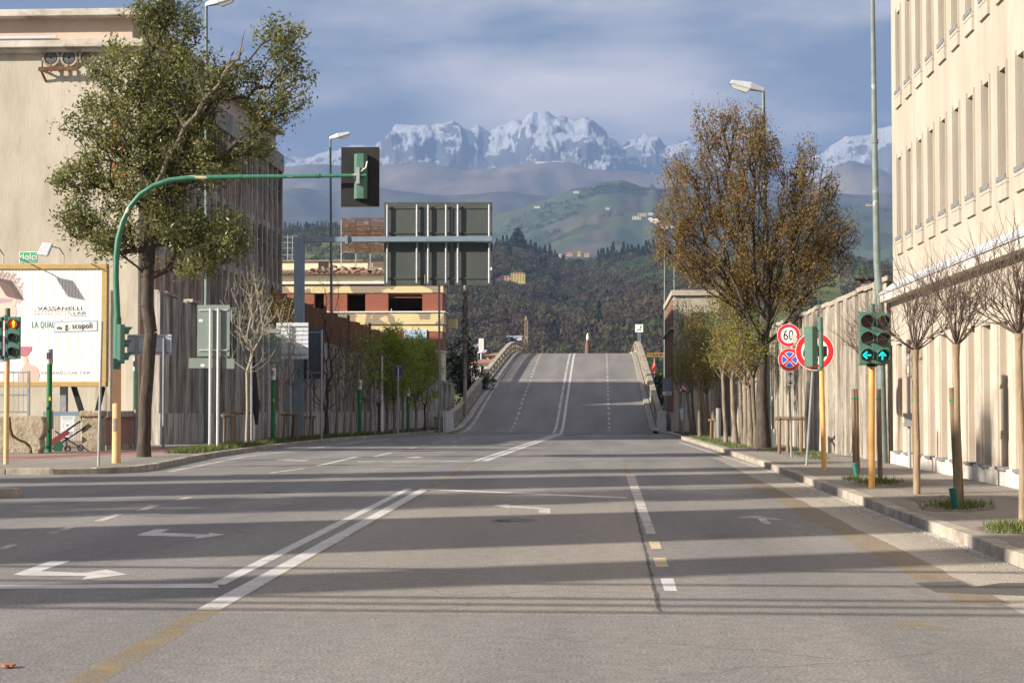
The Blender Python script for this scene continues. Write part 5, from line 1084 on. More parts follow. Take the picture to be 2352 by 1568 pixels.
MB().tube([b-Vector((0,0,0.05)),at(234,738,Yb)],0.03,10).build('post', STEEL, t, True); a = at(123,739,Yb); bq = at(228,736,Yb)
ang = -math.atan2(bq.z-a.z,bq.x-a.x); T = Matrix.Translation(((a.x+bq.x)/2,Yb-0.04,(a.z+bq.z)/2-12.5*px)) @ Matrix.Rotation(ang,4,'Y'); hw = 52*px; hh = 13*px
MB(T).box(-hw,hw,0,0.02,-hh,hh).build('rim', mat('blue_grey_rim',(0.22,0.30,0.45)), t, bevel=0.008); MB(T).box(-hw+0.02,hw-0.02,-0.004,0,-hh+0.02,hh-0.02).build('panel', mat('pale_grey_face',(0.58,0.59,0.58),(0.62,0.63,0.62),3), t)
pt = T @ Vector((-0.03,-0.008,0.0)); txt('lettering','g. scopoli',pt+Vector((0.10,0,0.01)),0.19,SBLACK,t,rot=(math.pi/2,ang,0),sx=0.78,spacing=1.12,ext=0.004); txt('lettering','via',T @ Vector((-0.39,-0.008,-0.02)),0.12,SBLACK,t,rot=(math.pi/2,ang,0),sx=1.0)

# sign backs of the left verge
def sign_back(name, label, u0, u1, v0, v1, posts, vb, m, pm, extra=None, ribs=False, seed=0):
    b = gp((posts[0]+posts[-1])/2, vb, WALKZ); Yb = b.y; px = Yb/4040; t = thing(name, label, 'road sign', b, 'sign backs of the left verge')
    a = at(u0,v0,Yb); c = at(u1,v1,Yb); MB().box(a.x,c.x,Yb+0.08,Yb+0.10,c.z,a.z).build('panel', m, t)
    for u in posts: p = at(u,vb,Yb); MB().tube([(p.x,Yb,0),(p.x,Yb,a.z-0.12)],0.045,12).build('post', pm, t, True)
    for f in (0.1,0.88): z = a.z+(c.z-a.z)*f; MB().box(a.x+0.06,c.x-0.06,Yb+0.045,Yb+0.08,z-0.02,z+0.02).build('rail', pm, t)
    if ribs:
        for f in (0.2,0.32,0.44,0.56,0.68,0.8): z = a.z+(c.z-a.z)*f; MB().box(a.x,c.x,Yb+0.055,Yb+0.08,z-0.025,z+0.025).build('rib', m, t)
    return t, Yb
t, Yb = sign_back('traffic_sign', 'grey-green sign back on two bright aluminium posts, nearest of the left verge', 452,526,700,818,(481.5,499.5),1031,SIGNBACK2,STEELB)
a = at(432,822,Yb); c = at(537,845,Yb); m1 = at(509,0,Yb).x
MB().box(a.x,m1-0.03,Yb+0.08,Yb+0.1,c.z,a.z).build('lower_plate', SIGNBACK2, t); MB().box(m1+0.08,c.x,Yb+0.08,Yb+0.1,c.z-0.02,a.z-0.02).build('lower_plate', SIGNBACK2, t)
for u,v in ((461,736),(465,839)): p = at(u,v,Yb+0.08); MB().box(p.x-0.06,p.x+0.06,Yb+0.077,Yb+0.08,p.z-0.04,p.z+0.04).build('sticker', SWHITE, t)
sign_back('traffic_sign', 'half-lit grey sign back behind the pale saplings', 560,644,755,838,(603,616),1014,SIGNBACK2,STEEL)
sign_back('traffic_sign', 'white ribbed aluminium sign back in front of the gantry post', 634,707,741,824,(664,),1010,SIGNRIB,STEELG,ribs=True)
sign_back('traffic_sign', 'tall dark sign back right of the gantry post', 697,743,751,870,(706,738),1008,SIGNDARK,STEEL)
sign_back('traffic_sign', 'narrow dark sign back behind the first grey sign', 520,542,706,822,(531,),1016,SIGNDARK,STEELG)
sign_back('traffic_sign', 'small dark sign back among the verge trees near the yellow building', 905,925,838,868,(914,),998,SIGNDARK,STEEL)
sign_back('direction_board', 'pale blue ribbed board half hidden by the evergreen trunk', 291,392,768,815,(311,375),1030,mat('pale_blue_rib',(0.38,0.43,0.52),(0.45,0.5,0.58),2,0.5),STEELG,ribs=True)
for i,(u,v,vt,lab) in enumerate(((578,1020,790,'grey bare post left of the half-lit sign'),(660,1010,850,'grey bare post before the gantry post'),(862,999,845,'grey bare post among the yellow-green trees'),(983,991,870,'grey bare post by the last verge tree'),(1022,988,900,'thin grey post beside the balustrade pier'))):
    pole('bare_post', lab, u, v, vt, 0.045, STEELG, group='bare posts of the left verge')
b = gp(583,1018,WALKZ); t = thing('wrapped_post', 'white post wrapped in dark plastic left of the half-lit sign back', 'post', b); Yb=b.y
MB().tube([b,at(583,800,Yb)],0.06,10).build('post', WHITE, t, True); p = at(586,930,Yb); MB().tube([at(583,800,Yb),at(584,870,Yb),at(588,930,Yb),at(590,975,Yb)],[0.06,0.09,0.16,0.07],8).build('plastic_wrap', SBLACK, t, True); MB().tube([at(583,800,Yb),at(583,793,Yb)],0.09,10).build('red_cap', ink((0.3,0.06,0.05)), t)
# green vent pipes with caps
for u,v,vt,lab in ((112,1038,802,'green vent pipe with grey cap standing by the broken wall'),(310,1024,822,'green vent pipe behind the curved mast'),(627,1016,845,'green vent pipe with white cap before the gantry post'),(826,1000,872,'green vent pipe with white cap among the verge trees'),(937,993,890,'green vent pipe with white cap near the ramp')):
    b = gp(u,v,WALKZ); Yb = b.y; t = thing('vent_pipe', lab, 'pipe', b, 'green vent pipes'); z1 = at(u,vt,Yb).z
    MB().tube([b,(b.x,Yb,z1-0.45)],0.085,12).build('pipe', GREENPIPE, t, True); MB().tube([(b.x,Yb,z1-0.45),(b.x,Yb,z1)],0.10,12).build('cap', STEELB if u > 400 else STEEL, t, True)
    MB().box(b.x+0.01,b.x+0.07,Yb-0.09,Yb-0.06,b.z+1.55,b.z+1.66).build('label', ink((0.55,0.38,0.04)), t); MB().tube([(b.x+0.1,Yb,b.z+0.7),(b.x+0.1,Yb,b.z+1.25)],0.03,8).build('cable_duct', STEEL, t)
    for k in range(4): MB().box(b.x-0.06+0.035*k,b.x-0.045+0.035*k,Yb-0.105,Yb-0.095,z1-0.3,z1-0.1).build('slot', SBLACK, t)

# gantry with the big direction sign seen from behind
b = gp(686,1008,WALKZ); Yb = b.y; px = Yb/4040
t = thing('sign_gantry', 'blue-grey steel gantry arm carrying a big direction sign seen from behind', 'gantry', b)
zc = at(686,551,Yb).z; MB().box(b.x-11*px,b.x+11*px,Yb-0.2,Yb+0.2,0,zc+6*px).build('post', STEELBL, t, bevel=0.015)
e = at(1131,551,Yb); MB().box(b.x-11.5*px,e.x,Yb-0.12,Yb+0.12,zc-6*px,zc+6*px).build('beam', STEELBL, t, bevel=0.01); fz = at(797,551,Yb); MB().box(fz.x-0.06,fz.x+0.06,Yb-0.2,Yb+0.2,zc-11*px,zc+9*px).build('flange', STEELBL, t)
xs = [882,975.5,1038,1131]
for (v0,v1) in ((465,549),(557,655)):
    for k in range(3):
        a = at(xs[k]+0.4,v0,Yb+0.32); c = at(xs[k+1]-0.4,v1,Yb+0.32); MB().box(a.x,c.x,Yb+0.32,Yb+0.35,c.z,a.z).build('sign_panel', SIGNBACK, t, bevel=0.004)
        for f in (0.16,0.84): z = a.z+(c.z-a.z)*f; MB().box(a.x+0.04,c.x-0.04,Yb+0.28,Yb+0.32,z-0.025,z+0.025).build('rail', SIGNBACK, t)
for u in (890,958,984,1025,1052,1124): p = at(u,470,Yb+0.2); q = at(u,650,Yb+0.2); MB().tube([(p.x,Yb+0.2,p.z),(p.x,Yb+0.2,q.z)],0.05,10).build('upright', STEEL, t, True)
p = at(1127,617,Yb+0.3); MB().box(p.x-0.05,p.x+0.05,Yb+0.312,Yb+0.318,p.z-0.06,p.z+0.06).build('sticker', SWHITE, t)

# street lamps
def lamp(label, u, v, vt, side, z=WALKZ, r=0.10, Yfix=None, up=0.22, ub=None):
    b = gp(u,v,z); Yb = b.y
    if Yfix: b = at(u,v,Yfix); b.z = z; Yb = Yfix
    tp = at(ub if ub is not None else u, vt, Yb); t = thing('street_lamp', label, 'street lamp', b, 'tall street lamps')
    MB().tube([b-Vector((0,0,0.1)),b+(tp-b)*0.35,tp],[r,r*0.8,r*0.55],12).build('post', POLEG, t, True)
    L = 1.15*side; T = Matrix.Translation(tp) @ Matrix.Rotation(-up*side,4,'Y')
    MB(T).add([(-0.05*side,-0.06,-0.05),(-0.05*side,0.06,-0.05),(0.45*side,0.17,-0.08),(0.45*side,-0.17,-0.08),(L,0.14,-0.02),(L,-0.14,-0.02),(-0.05*side,-0.05,0.08),(-0.05*side,0.05,0.08),(0.45*side,0.15,0.17),(0.45*side,-0.15,0.17),(L*0.95,0.11,0.12),(L*0.95,-0.11,0.12)],
        [(0,1,2,3),(3,2,4,5),(6,9,8,7),(9,11,10,8),(0,3,9,6),(3,5,11,9),(1,7,8,2),(2,8,10,4),(0,6,7,1),(4,10,11,5)]).build('housing', STEELB, t, bevel=0.03)
    MB(T).add([(0.45*side,-0.14,-0.08),(0.45*side,0.14,-0.08),(L*0.94,0.12,-0.03),(L*0.94,-0.12,-0.03),(0.55*side,-0.09,-0.2),(0.55*side,0.09,-0.2),(L*0.85,0.08,-0.14),(L*0.85,-0.08,-0.14)],[(4,5,6,7),(0,4,7,3),(1,2,6,5),(0,1,5,4),(2,3,7,6)]).build('bowl', mat('lamp_bowl',(0.55,0.55,0.53),rough=0.25), t, True)
    return t
lamp('street lamp rising through the evergreen tree', 474, 1017, 12, 1)
lamp('street lamp left of the overhead signal backboard', 763, 990, 318, 1, ub=759)
lamp('street lamp rising behind the rusty tree', 1765, 1028, 208, -1, ub=1753)
lamp('far street lamp at the left edge of the rusty tree, upper of two', 1527, 985, 512, -1, Yfix=118, r=0.09)
lamp('far street lamp at the left edge of the rusty tree, lower of two', 1549, 980, 525, -1, Yfix=135, r=0.09)
b = gp(2029,1063,WALKZ); t = thing('street_lamp', 'tall grey-green lamp pole in front of the cream building corner', 'street lamp', b, 'tall street lamps'); Yb = b.y
pts = [b]+[at(u,v,Yb) for u,v in ((2021,700),(2014,600),(2009,330),(2004,0))]+[at(2003,-60,Yb)]; MB().tube(pts,[0.11,0.095,0.085,0.07,0.055,0.05],14).build('post', POLEG, t, True)
for v in (320,580): p = at(2009 if v < 400 else 2014,v,Yb); MB().tube([p-Vector((0,0,0.1)),p],0.088,14).build('sleeve', POLEG, t)
# wooden tree guards
def guard(label, u0, u1, vt, vb):
    b = gp((u0+u1)/2,vb,WALKZ); Yb = b.y; t = thing('tree_guard', label, 'tree guard', b, 'wooden tree guards'); zt = at(u0,vt,Yb).z; x0 = at(u0,vb,Yb).x; x1 = at(u1,vb,Yb).x
    for (x,y) in ((x0,0),(x1,0),((x0+x1)/2,0.75)): MB().tube([(x,Yb+y,0.05),(x+0.02,Yb+y,zt)],0.05,8).build('post', WOOD, t, True)
    for (p,q) in (((x0-0.12,0),(x1+0.12,0)),((x1+0.04,-0.05),((x0+x1)/2-0.05,0.82)),((x0-0.04,-0.05),((x0+x1)/2+0.05,0.82))): MB().tube([(p[0],Yb+p[1],zt-0.03),(q[0],Yb+q[1],zt-0.03)],0.055,8).build('rail', WOOD, t, True)
guard('wooden three-post tree guard around the 60 sign post',1790,1840,958,1042); guard('wooden tree guard right of the nearest sign back',537,578,947,1018); guard('wooden tree guard left of the gantry post',652,682,950,1012); guard('wooden tree guard right of the gantry post',698,718,956,1006); guard('wooden tree guard behind the nearest sign posts',515,531,953,1022); guard('small wooden tree guard by the balustrade pier',1000,1012,958,990); guard('small wooden tree guard among the right verge trunks',1633,1643,963,1008)
# notices on the right trunks, bollard posts, hydrant-like pipes
b = gp(1776,1028,WALKZ); Yb=b.y; t = thing('white_post', 'thick white pipe post with torn papers beside the rusty tree', 'post', b); MB().tube([b,at(1776,985,Yb)],0.1,12).build('base', WHITE, t, True); MB().tube([at(1776,985,Yb),at(1774,820,Yb)],0.045,10).build('pipe', mat('flaking_pipe',(0.36,0.36,0.35),(0.22,0.15,0.12),5,0.8), t, True)
MB().poly([(-0.24,-0.14),(-0.05,-0.2),(0.0,0.12),(-0.06,0.2)],at(1774,920,Yb)+Vector((0,-0.06,0)),EXX,EZZ,0.01).build('paper', WHITE, t); MB().poly([(-0.14,-0.3),(0.0,-0.3),(0.0,0.35),(-0.03,0.3)],at(1772,955,Yb)+Vector((0,-0.06,0)),EXX,EZZ,0.01).build('paper', WHITE, t)
b = gp(1566,994,WALKZ); Yb=b.y; px=Yb/4040; tag(MB().poly([(-6*px,10*px),(3*px,14*px),(6*px,4*px),(5*px,-14*px),(-2*px,-14*px),(-4*px,-2*px)],at(1566,950,Yb)+Vector((0,-0.15,0)),EXX,EZZ,0.05).build('plastic_bag', mat('pale_blue_plastic',(0.42,0.6,0.74),(0.6,0.74,0.82),6,0.4)), 'pale blue plastic bag caught on the post of the bump sign', 'bag')
b = gp(1609,1000,WALKZ); Yb=b.y; t = thing('white_post', 'slim white marked post among the right verge trunks', 'post', b); MB().tube([b,at(1604,890,Yb)],0.05,8).build('post', WHITE, t, True); MB().tube([at(1601,924,Yb),at(1607,930,Yb)],0.06,6).build('white_knot', WHITE, t)
b = gp(1650,1008,WALKZ); tag(MB().tube([b,b+Vector((0,0,1.3))],0.1,10).build('pipe_stub', STEELG, None, True), 'short grey pipe stub among the right verge trunks', 'pipe')
b = gp(877,997,WALKZ); tag(MB().tube([b,b+Vector((0,0,1.5)),b+Vector((0,0,3.9))],[0.08,0.07,0.05],10).build('white_post', WHITE, None, True), 'white painted post between the yellow-green verge trees', 'post')
pl = random.Random(9); b = gp(20,1533); o = MB().poly([(0.05*math.cos(a)*pl.uniform(.6,1.1),0.05*math.sin(a)*pl.uniform(.6,1.1)) for a in [k*0.42 for k in range(15)]],(b.x,b.y,0.012),(1,0,0),(0,1,0),0.012).build('fallen_leaf', ink((0.33,0.13,0.05))); tag(o,'rusty fallen leaf on the asphalt at the lower left','leaf')
for u,v,lab in ((1371,668,'dark bird flying before the wooded hill, left of two'),(1393,671,'pale-bellied bird flying before the wooded hill, right of two')):
    c = at(u-1,v,190); t = thing('flying_bird', lab, 'bird', c, 'birds')
    MB().tube([c+Vector((-0.2,0,-0.05)),c+Vector((-0.08,0,0)),c+Vector((0.08,0,0)),c+Vector((0.22,0.02,-0.04)),c+Vector((0.3,0.02,-0.06))],[0.02,0.06,0.07,0.04,0.02],8).build('body', SBLACK, t, True)
    MB().add([c+Vector(p) for p in ((-0.06,0,0.03),(0.1,0,0.03),(0.26,0.05,0.3),(0.2,0.25,0.36),(0.05,0.15,0.2),(0.18,-0.3,0.25),(0.02,-0.2,0.15))],[(0,1,2,4),(2,3,4),(0,6,5,1)]).build('wings', SBLACK, t)

# ------------------------------------------------------------------ hills, mountains, far things
def interp(pts, u):
    for (a,b),(c,d) in zip(pts,pts[1:]):
        if u <= c:
            t = (u-a)/(c-a); t = max(0,min(1,t)); t = t*t*(3-2*t)*0.5+t*0.5; return b+(d-b)*t
    return pts[-1][1]
def fbm(x,y,z,o=5): return noise.fractal(Vector((x,y,z)),1.0,2.0,o)
def ridge_mesh(name, sky_pts, D, near, m, amp, fs, nu=320, nr=46, u0=-900, u1=3300, prof=1.0, seed=0.0, sky_amp=0.0, rid=False, smooth_u=0):
    V = []; F = []; us = [u0+(u1-u0)*i/nu for i in range(nu+1)]
    rows = [near+(D-near)*j/nr for j in range(nr+1)]+[D*1.03,D*1.08,D*1.18,D*1.4]
    hs_ = [sum(interp(sky_pts,u+k*smooth_u*0.5) for k in (-2,-1,0,1,2))/5 for u in us] if smooth_u else None
    def zf(X, Y, u, hs):
        t = min(1.0,(Y-near)/(D-near)); back = max(0,(Y-D)/(D*0.4))
        if smooth_u and t < 1: v = hs+(interp(sky_pts,u+smooth_u*1.5*fbm(X/fs*0.8+seed,Y/fs*0.8,seed+5)*(1-t))-hs)*max(0,(t-0.68)/0.32)**1.3
        else: v = interp(sky_pts,u)
        H = (933-v)/FPX*D
        if rid:
            q_ = Vector((X/fs+seed,Y/fs*0.8,seed)); n = noise.ridged_multi_fractal(q_,0.75,2.15,8,1.0,2.0)-1.0; n2 = noise.ridged_multi_fractal(q_*2.7,0.8,2.1,5,1.0,2.0)-1.0
        else: n = fbm(X/fs+seed,Y/fs,seed); n2 = fbm(X/fs*4+seed,Y/fs*4,seed+3)
        return H*(t**prof)*(1-back)+amp*n*(math.sin(math.pi*min(1,t*0.98))**0.7)*(1-back)+sky_amp*n2*t-2
    for j, Y in enumerate(rows):
        for i, u in enumerate(us):
            X = (u-1400)/FPX*Y; V.append((X,Y,zf(X,Y,u,hs_[i] if hs_ else 0)))
    w = nu+1
    for j in range(len(rows)-1):
        for i in range(nu): F.append((j*w+i,j*w+i+1,(j+1)*w+i+1,(j+1)*w+i))
    o = place(name, npmesh(name,np.array(V),np.array(F)), m, smooth=2); struct(o); return zf
def terrain_mat(name, cols, scale, snow=None, snow_c=(0.8,0.8,0.82), stretch=(1,1,1), detail=8.0, spots=None):
    m = bpy.data.materials.new(name); m.use_nodes = True; n = m.node_tree.nodes; l = m.node_tree.links; p = n['Principled BSDF']; p.inputs['Roughness'].default_value = 0.95; p.inputs['Specular IOR Level'].default_value = 0.05
    pos = n.new('ShaderNodeNewGeometry'); mpn = n.new('ShaderNodeMapping'); mpn.inputs['Scale'].default_value = stretch; l.new(pos.outputs['Position'], mpn.inputs[0])
    x = n.new('ShaderNodeTexNoise'); x.inputs['Scale'].default_value = scale; x.inputs['Detail'].default_value = detail; x.inputs['Roughness'].default_value = 0.6; l.new(mpn.outputs[0], x.inputs[0])
    r = n.new('ShaderNodeValToRGB'); e = r.color_ramp.elements; k = len(cols); e[0].position = 0.3; e[0].color = (*cols[0],1); e[1].position = 0.7; e[1].color = (*cols[-1],1)
    for i,c in enumerate(cols[1:-1]): e.new(0.3+0.4*(i+1)/(k-1)).color = (*c,1)
    l.new(x.outputs['Fac'], r.inputs[0]); col = r.outputs[0]
    if snow:
        z0,z1,ns,amp = snow; sp = n.new('ShaderNodeSeparateXYZ'); l.new(pos.outputs['Position'],sp.inputs[0])
        y = n.new('ShaderNodeTexNoise'); y.inputs['Scale'].default_value = ns; y.inputs['Detail'].default_value = 9; y.inputs['Roughness'].default_value = 0.68; l.new(pos.outputs['Position'],y.inputs[0])
        ma = n.new('ShaderNodeMath'); ma.operation = 'MULTIPLY_ADD'; ma.inputs[1].default_value = amp; l.new(y.outputs['Fac'],ma.inputs[0]); l.new(sp.outputs[2],ma.inputs[2])
        sn = n.new('ShaderNodeSeparateXYZ'); l.new(pos.outputs['Normal'],sn.inputs[0]); mb_ = n.new('ShaderNodeMath'); mb_.operation = 'MULTIPLY_ADD'; mb_.inputs[1].default_value = amp*0.9; l.new(sn.outputs[2],mb_.inputs[0]); l.new(ma.outputs[0],mb_.inputs[2])
        mr = n.new('ShaderNodeMapRange'); mr.inputs[1].default_value = z0; mr.inputs[2].default_value = z1; l.new(mb_.outputs[0],mr.inputs[0])
        mx = n.new('ShaderNodeMix'); mx.data_type = 'RGBA'; mx.inputs[7].default_value = (*snow_c,1); l.new(mr.outputs[0],mx.inputs[0]); l.new(col,mx.inputs[6]); col = mx.outputs[2]
    l.new(col,p.inputs['Base Color']); return m
SNOW = [(-900,400),(300,385),(640,358),(760,346),(868,331),(885,312),(905,292),(950,287),(985,292),(1000,299),(1022,291),(1045,290),(1075,304),(1100,292),(1120,308),(1150,295),(1178,290),(1200,294),(1215,276),(1225,270),(1240,274),(1256,265),(1275,276),(1290,275),(1310,283),(1345,284),(1370,300),(1392,318),(1400,333),(1430,350),(1458,332),(1480,317),(1510,330),(1530,350),(1560,345),(1580,338),(1650,352),(1750,360),(1850,372),(1890,352),(1915,335),(1945,327),(1980,324),(2020,315),(2050,307),(2090,318),(2150,330),(2400,380),(3300,400)]
zs = lambda v, D: (933-v)/FPX*D
ridge_mesh('mountain_range', SNOW, 20000, 13000, terrain_mat('snowy_rock',[(0.07,0.075,0.09),(0.12,0.12,0.125),(0.16,0.15,0.145)],0.0009,snow=(6700,6900,0.0026,3400),snow_c=(0.43,0.44,0.47)), 430, 2100, nu=760, nr=120, u0=450, u1=2250, sky_amp=75, rid=True, prof=0.95, seed=4.2, smooth_u=90)
BROWN = [(-900,420),(300,395),(640,372),(700,366),(780,372),(870,372),(910,362),(960,358),(1010,372),(1060,384),(1120,385),(1180,376),(1240,372),(1300,376),(1370,390),(1450,396),(1520,400),(1600,405),(1750,420),(1850,440),(1900,400),(1950,370),(2000,380),(2060,410),(2300,440),(3300,450)]
ridge_mesh('brown_uplands', BROWN, 16000, 12600, terrain_mat('bare_uplands',[(0.07,0.06,0.05),(0.17,0.13,0.095),(0.26,0.21,0.15)],0.0022,snow=(4060,4110,0.0032,1300)), 330, 1300, sky_amp=20, seed=8.1)
BLUE_ = [(-900,440),(640,425),(760,430),(850,418),(950,428),(1050,436),(1150,440),(1300,452),(1450,440),(1560,425),(1700,440),(1850,452),(1900,445),(2060,440),(2400,430),(3300,440)]
ridge_mesh('wooded_uplands', BLUE_, 12000, 8800, terrain_mat('upland_woods',[(0.03,0.035,0.025),(0.085,0.075,0.05),(0.15,0.135,0.085)],0.0035), 300, 1000, sky_amp=14, seed=2.7)
MID = [(-900,520),(640,512),(760,505),(900,510),(1050,508),(1120,498),(1180,478),(1250,456),(1290,440),(1320,432),(1350,430),(1380,420),(1420,416),(1455,424),(1480,432),(1500,428),(1530,446),(1650,470),(1800,470),(1900,476),(2050,480),(2400,470),(3300,500)]
FIELDS = terrain_mat('fields_and_woods',[(0.045,0.05,0.032),(0.06,0.075,0.036),(0.085,0.115,0.05),(0.085,0.078,0.052),(0.12,0.11,0.075)],0.0032)
def patchwork(m):
    n = m.node_tree.nodes; l = m.node_tree.links; r = [x for x in n if x.type == 'VALTORGB'][0]; g_ = [x for x in n if x.type == 'NEW_GEOMETRY'][0]
    mp2 = n.new('ShaderNodeMapping'); mp2.inputs['Scale'].default_value = (1,0.45,1.6); l.new(g_.outputs['Position'],mp2.inputs[0]); vo = n.new('ShaderNodeTexVoronoi'); vo.inputs['Scale'].default_value = 0.0052; l.new(mp2.outputs[0],vo.inputs['Vector'])
    sp = n.new('ShaderNodeSeparateXYZ'); l.new(vo.outputs['Color'],sp.inputs[0]); mr = n.new('ShaderNodeMapRange'); mr.inputs[3].default_value = 0.28; mr.inputs[4].default_value = 0.72; l.new(sp.outputs[0],mr.inputs[0])
    nz = [x for x in n if x.type == 'TEX_NOISE'][0]; ad = n.new('ShaderNodeMath'); ad.operation = 'MULTIPLY_ADD'; ad.inputs[1].default_value = 0.35; l.new(nz.outputs['Fac'],ad.inputs[0]); mu = n.new('ShaderNodeMath'); mu.operation = 'MULTIPLY_ADD'; mu.inputs[1].default_value = 0.75; mu.inputs[2].default_value = -0.05; l.new(mr.outputs[0],mu.inputs[0]); l.new(mu.outputs[0],ad.inputs[2]); l.new(ad.outputs[0],r.inputs[0])
patchwork(FIELDS)
mid_z = ridge_mesh('farmed_hills', MID, 9000, 4300, FIELDS, 80, 620, sky_amp=12, seed=5.5, nr=70, u0=400, u1=2300)
HILL = [(-900,545),(300,535),(640,524),(760,520),(880,528),(1000,545),(1130,572),(1180,566),(1240,582),(1300,602),(1340,602),(1370,598),(1400,588),(1480,582),(1530,580),(1700,596),(2060,612),(2400,600),(3300,620)]
HD, HN = 1500.0, 420.0
KH = 2.0
def hill_z(X, Y): return KH*hill_0(X/KH, Y/KH)
def hill_0(X, Y):
    u = X/Y*FPX+1400; t = max(0,min(1,(Y-HN)/(HD-HN))); H = (933-interp(HILL,u))/FPX*HD
    spur = 16*math.exp(-((X-95-0.06*(Y-900))/70)**2)*math.sin(math.pi*t)-10*math.exp(-((X+10-0.02*(Y-900))/60)**2)*math.sin(math.pi*t)
    return H*t**0.92+spur+7*fbm(X/170,Y/170,1.5)*math.sin(math.pi*t*0.97)
def hill_hit(u, v):
    d = ray(u, v); Y = HN*KH+10
    while Y < HD*KH and CAMPOS.z+d.z/d.y*Y > hill_z(d.x/d.y*Y, Y): Y += 4
    return Y
VILLA = hill_hit(1189, 647)
V=[];F=[]; nu,nr = 160,70
for j in range(nr+1):
    Y = (HN+(HD*1.25-HN)*j/nr)*KH; bk = max(0,(Y-HD*KH)/(HD*KH*0.25))
    for i in range(nu+1):
        X = (-1400+(2352+900)*i/nu-300)/FPX*Y*1.15; V.append((X,Y,hill_z(X,min(Y,HD*KH))*(1-bk)-1.0))
for j in range(nr):
    for i in range(nu): F.append((j*(nu+1)+i,j*(nu+1)+i+1,(j+1)*(nu+1)+i+1,(j+1)*(nu+1)+i))
struct(place('wooded_hill', npmesh('wooded_hill',np.array(V),np.array(F)), terrain_mat('hill_floor',[(0.07,0.075,0.035),(0.11,0.125,0.05),(0.16,0.17,0.075)],0.012), smooth=2))
# woodland: thousands of crowns, each a loose shell of leaf-clump faces over a dark core
rs = np.random.RandomState(77)
def crown_proto(nq, q, rsd):
    d = rsd.normal(0,1,(nq,3)); d /= np.linalg.norm(d,axis=1,keepdims=True); C = d*rsd.uniform(0.72,1.08,(nq,1)); C[:,2] = C[:,2]*0.95
    a = rsd.normal(0,1,(nq,3)); nrm = d+0.55*a; nrm /= np.linalg.norm(nrm,axis=1,keepdims=True); x = np.cross(nrm,rsd.normal(0,1,(nq,3))); x /= np.linalg.norm(x,axis=1,keepdims=True); y = np.cross(nrm,x)
    s = q*rsd.uniform(0.6,1.3,(nq,1)); V = np.stack([C-x*s,C-y*s*0.8,C+x*s,C+y*s*0.8],1).reshape(-1,3); return V, np.arange(nq*4).reshape(-1,4)
protos = [crown_proto(84,0.19,rs) for _ in range(5)]
wood = {'b':[], 'o':[], 'g':[]}
N = 12500
Yv = HN+20+(HD-HN-20)*rs.uniform(0,1,N)**0.75; uv = np.where(np.arange(N) < 10300, rs.uniform(1000,1620,N), rs.uniform(560,2150,N))
for Y,u in zip(Yv,uv):
    X = (u-1400)/FPX*Y
    if 1128 < u < 1214 and VILLA/KH-55 < Y < VILLA/KH+14: continue
    n1 = fbm(X/120+7,Y/120,2.2); n2 = fbm(X/40+3,Y/40,9.1)
    upper = Y > 880 and X > -60
    if upper and n1 > -0.05: k = 'o'; r = rs.uniform(1.8,2.8)
    elif n1+0.6*n2+rs.normal(0,0.12) > 0.06: k = 'g'; r = rs.uniform(2.0,3.8)
    else: k = 'b'; r = rs.uniform(2.0,4.0)
    if upper and (-0.08 < n1 < 0.02 or abs((n1*9)%1-0.5) > 0.42) and rs.rand() < 0.85: continue
    if upper and rs.rand() < 0.25: continue
    wood[k].append((X*KH,Y*KH,KH*(hill_0(X,Y)+r*0.5),r*KH,rs.uniform(1.0,1.6),rs.uniform(0,6.28),rs.randint(5),n2))
WM = {'b': leafmat('bare_wood',[(0.065,0.052,0.04),(0.105,0.082,0.06),(0.125,0.12,0.055)],0.5,0.9), 'o': leafmat('olive_grove',[(0.07,0.10,0.05),(0.105,0.14,0.07),(0.15,0.18,0.10)],0.5,0.8), 'g': leafmat('green_wood',[(0.03,0.05,0.02),(0.065,0.085,0.03),(0.12,0.14,0.045)],0.5,0.9)}
LBL = {'b':'brown leafless woodland covering the hill behind the ramp','o':'grey-green olive groves on the upper hillside','g':'dark green evergreen woodland patches on the hill'}
for k, L in wood.items():
    Vs=[];Fs=[];Ts=[];off=0
    for (X,Y,Z,r,sz_,ro,pi_,n2) in L:
        P_,Q_ = protos[pi_]; c,s = math.cos(ro),math.sin(ro); W = P_*np.array([r,r,r*sz_]); W = np.stack([W[:,0]*c-W[:,1]*s,W[:,0]*s+W[:,1]*c,W[:,2]],1)+np.array([X,Y,Z]); Vs.append(W); Fs.append(Q_+off); off += len(W)
        Ts.append(np.clip(rs.normal(0.5+n2*0.4,0.24)+rs.normal(0,0.06,len(Q_)),0,1))
    o = place('woodland', npmesh('woodland',np.concatenate(Vs),np.concatenate(Fs),np.concatenate(Ts)), WM[k]); o['label'] = LBL[k]; o['category'] = 'woodland'; stuff(o)
Vs=[];Fs=[];Ts=[];off=0
for _ in range(5200):
    u = rs.uniform(560,2120); Y = 4400+4500*rs.uniform(0,1)**0.6; X = (u-1400)/FPX*Y; cl = fbm(X/420+2,Y/600,4.4)+0.5*fbm(X/130,Y/170,8.8)
    crest = Y > 8400 and 1330 < u < 1490
    if cl < 0.1 and not crest: continue
    r = rs.uniform(8,17); z = mid_z(X,Y,u,0)+r*0.45; P_,Q_ = protos[rs.randint(5)]; P_ = P_[:140]*1.15; Q_ = Q_[:35]; W = P_*np.array([r,r,r*0.9])+np.array([X,Y,z]); Vs.append(W); Fs.append(Q_+off); off += len(W); Ts.append(np.clip(rs.normal(0.4,0.25)+rs.normal(0,0.1,35),0,1))
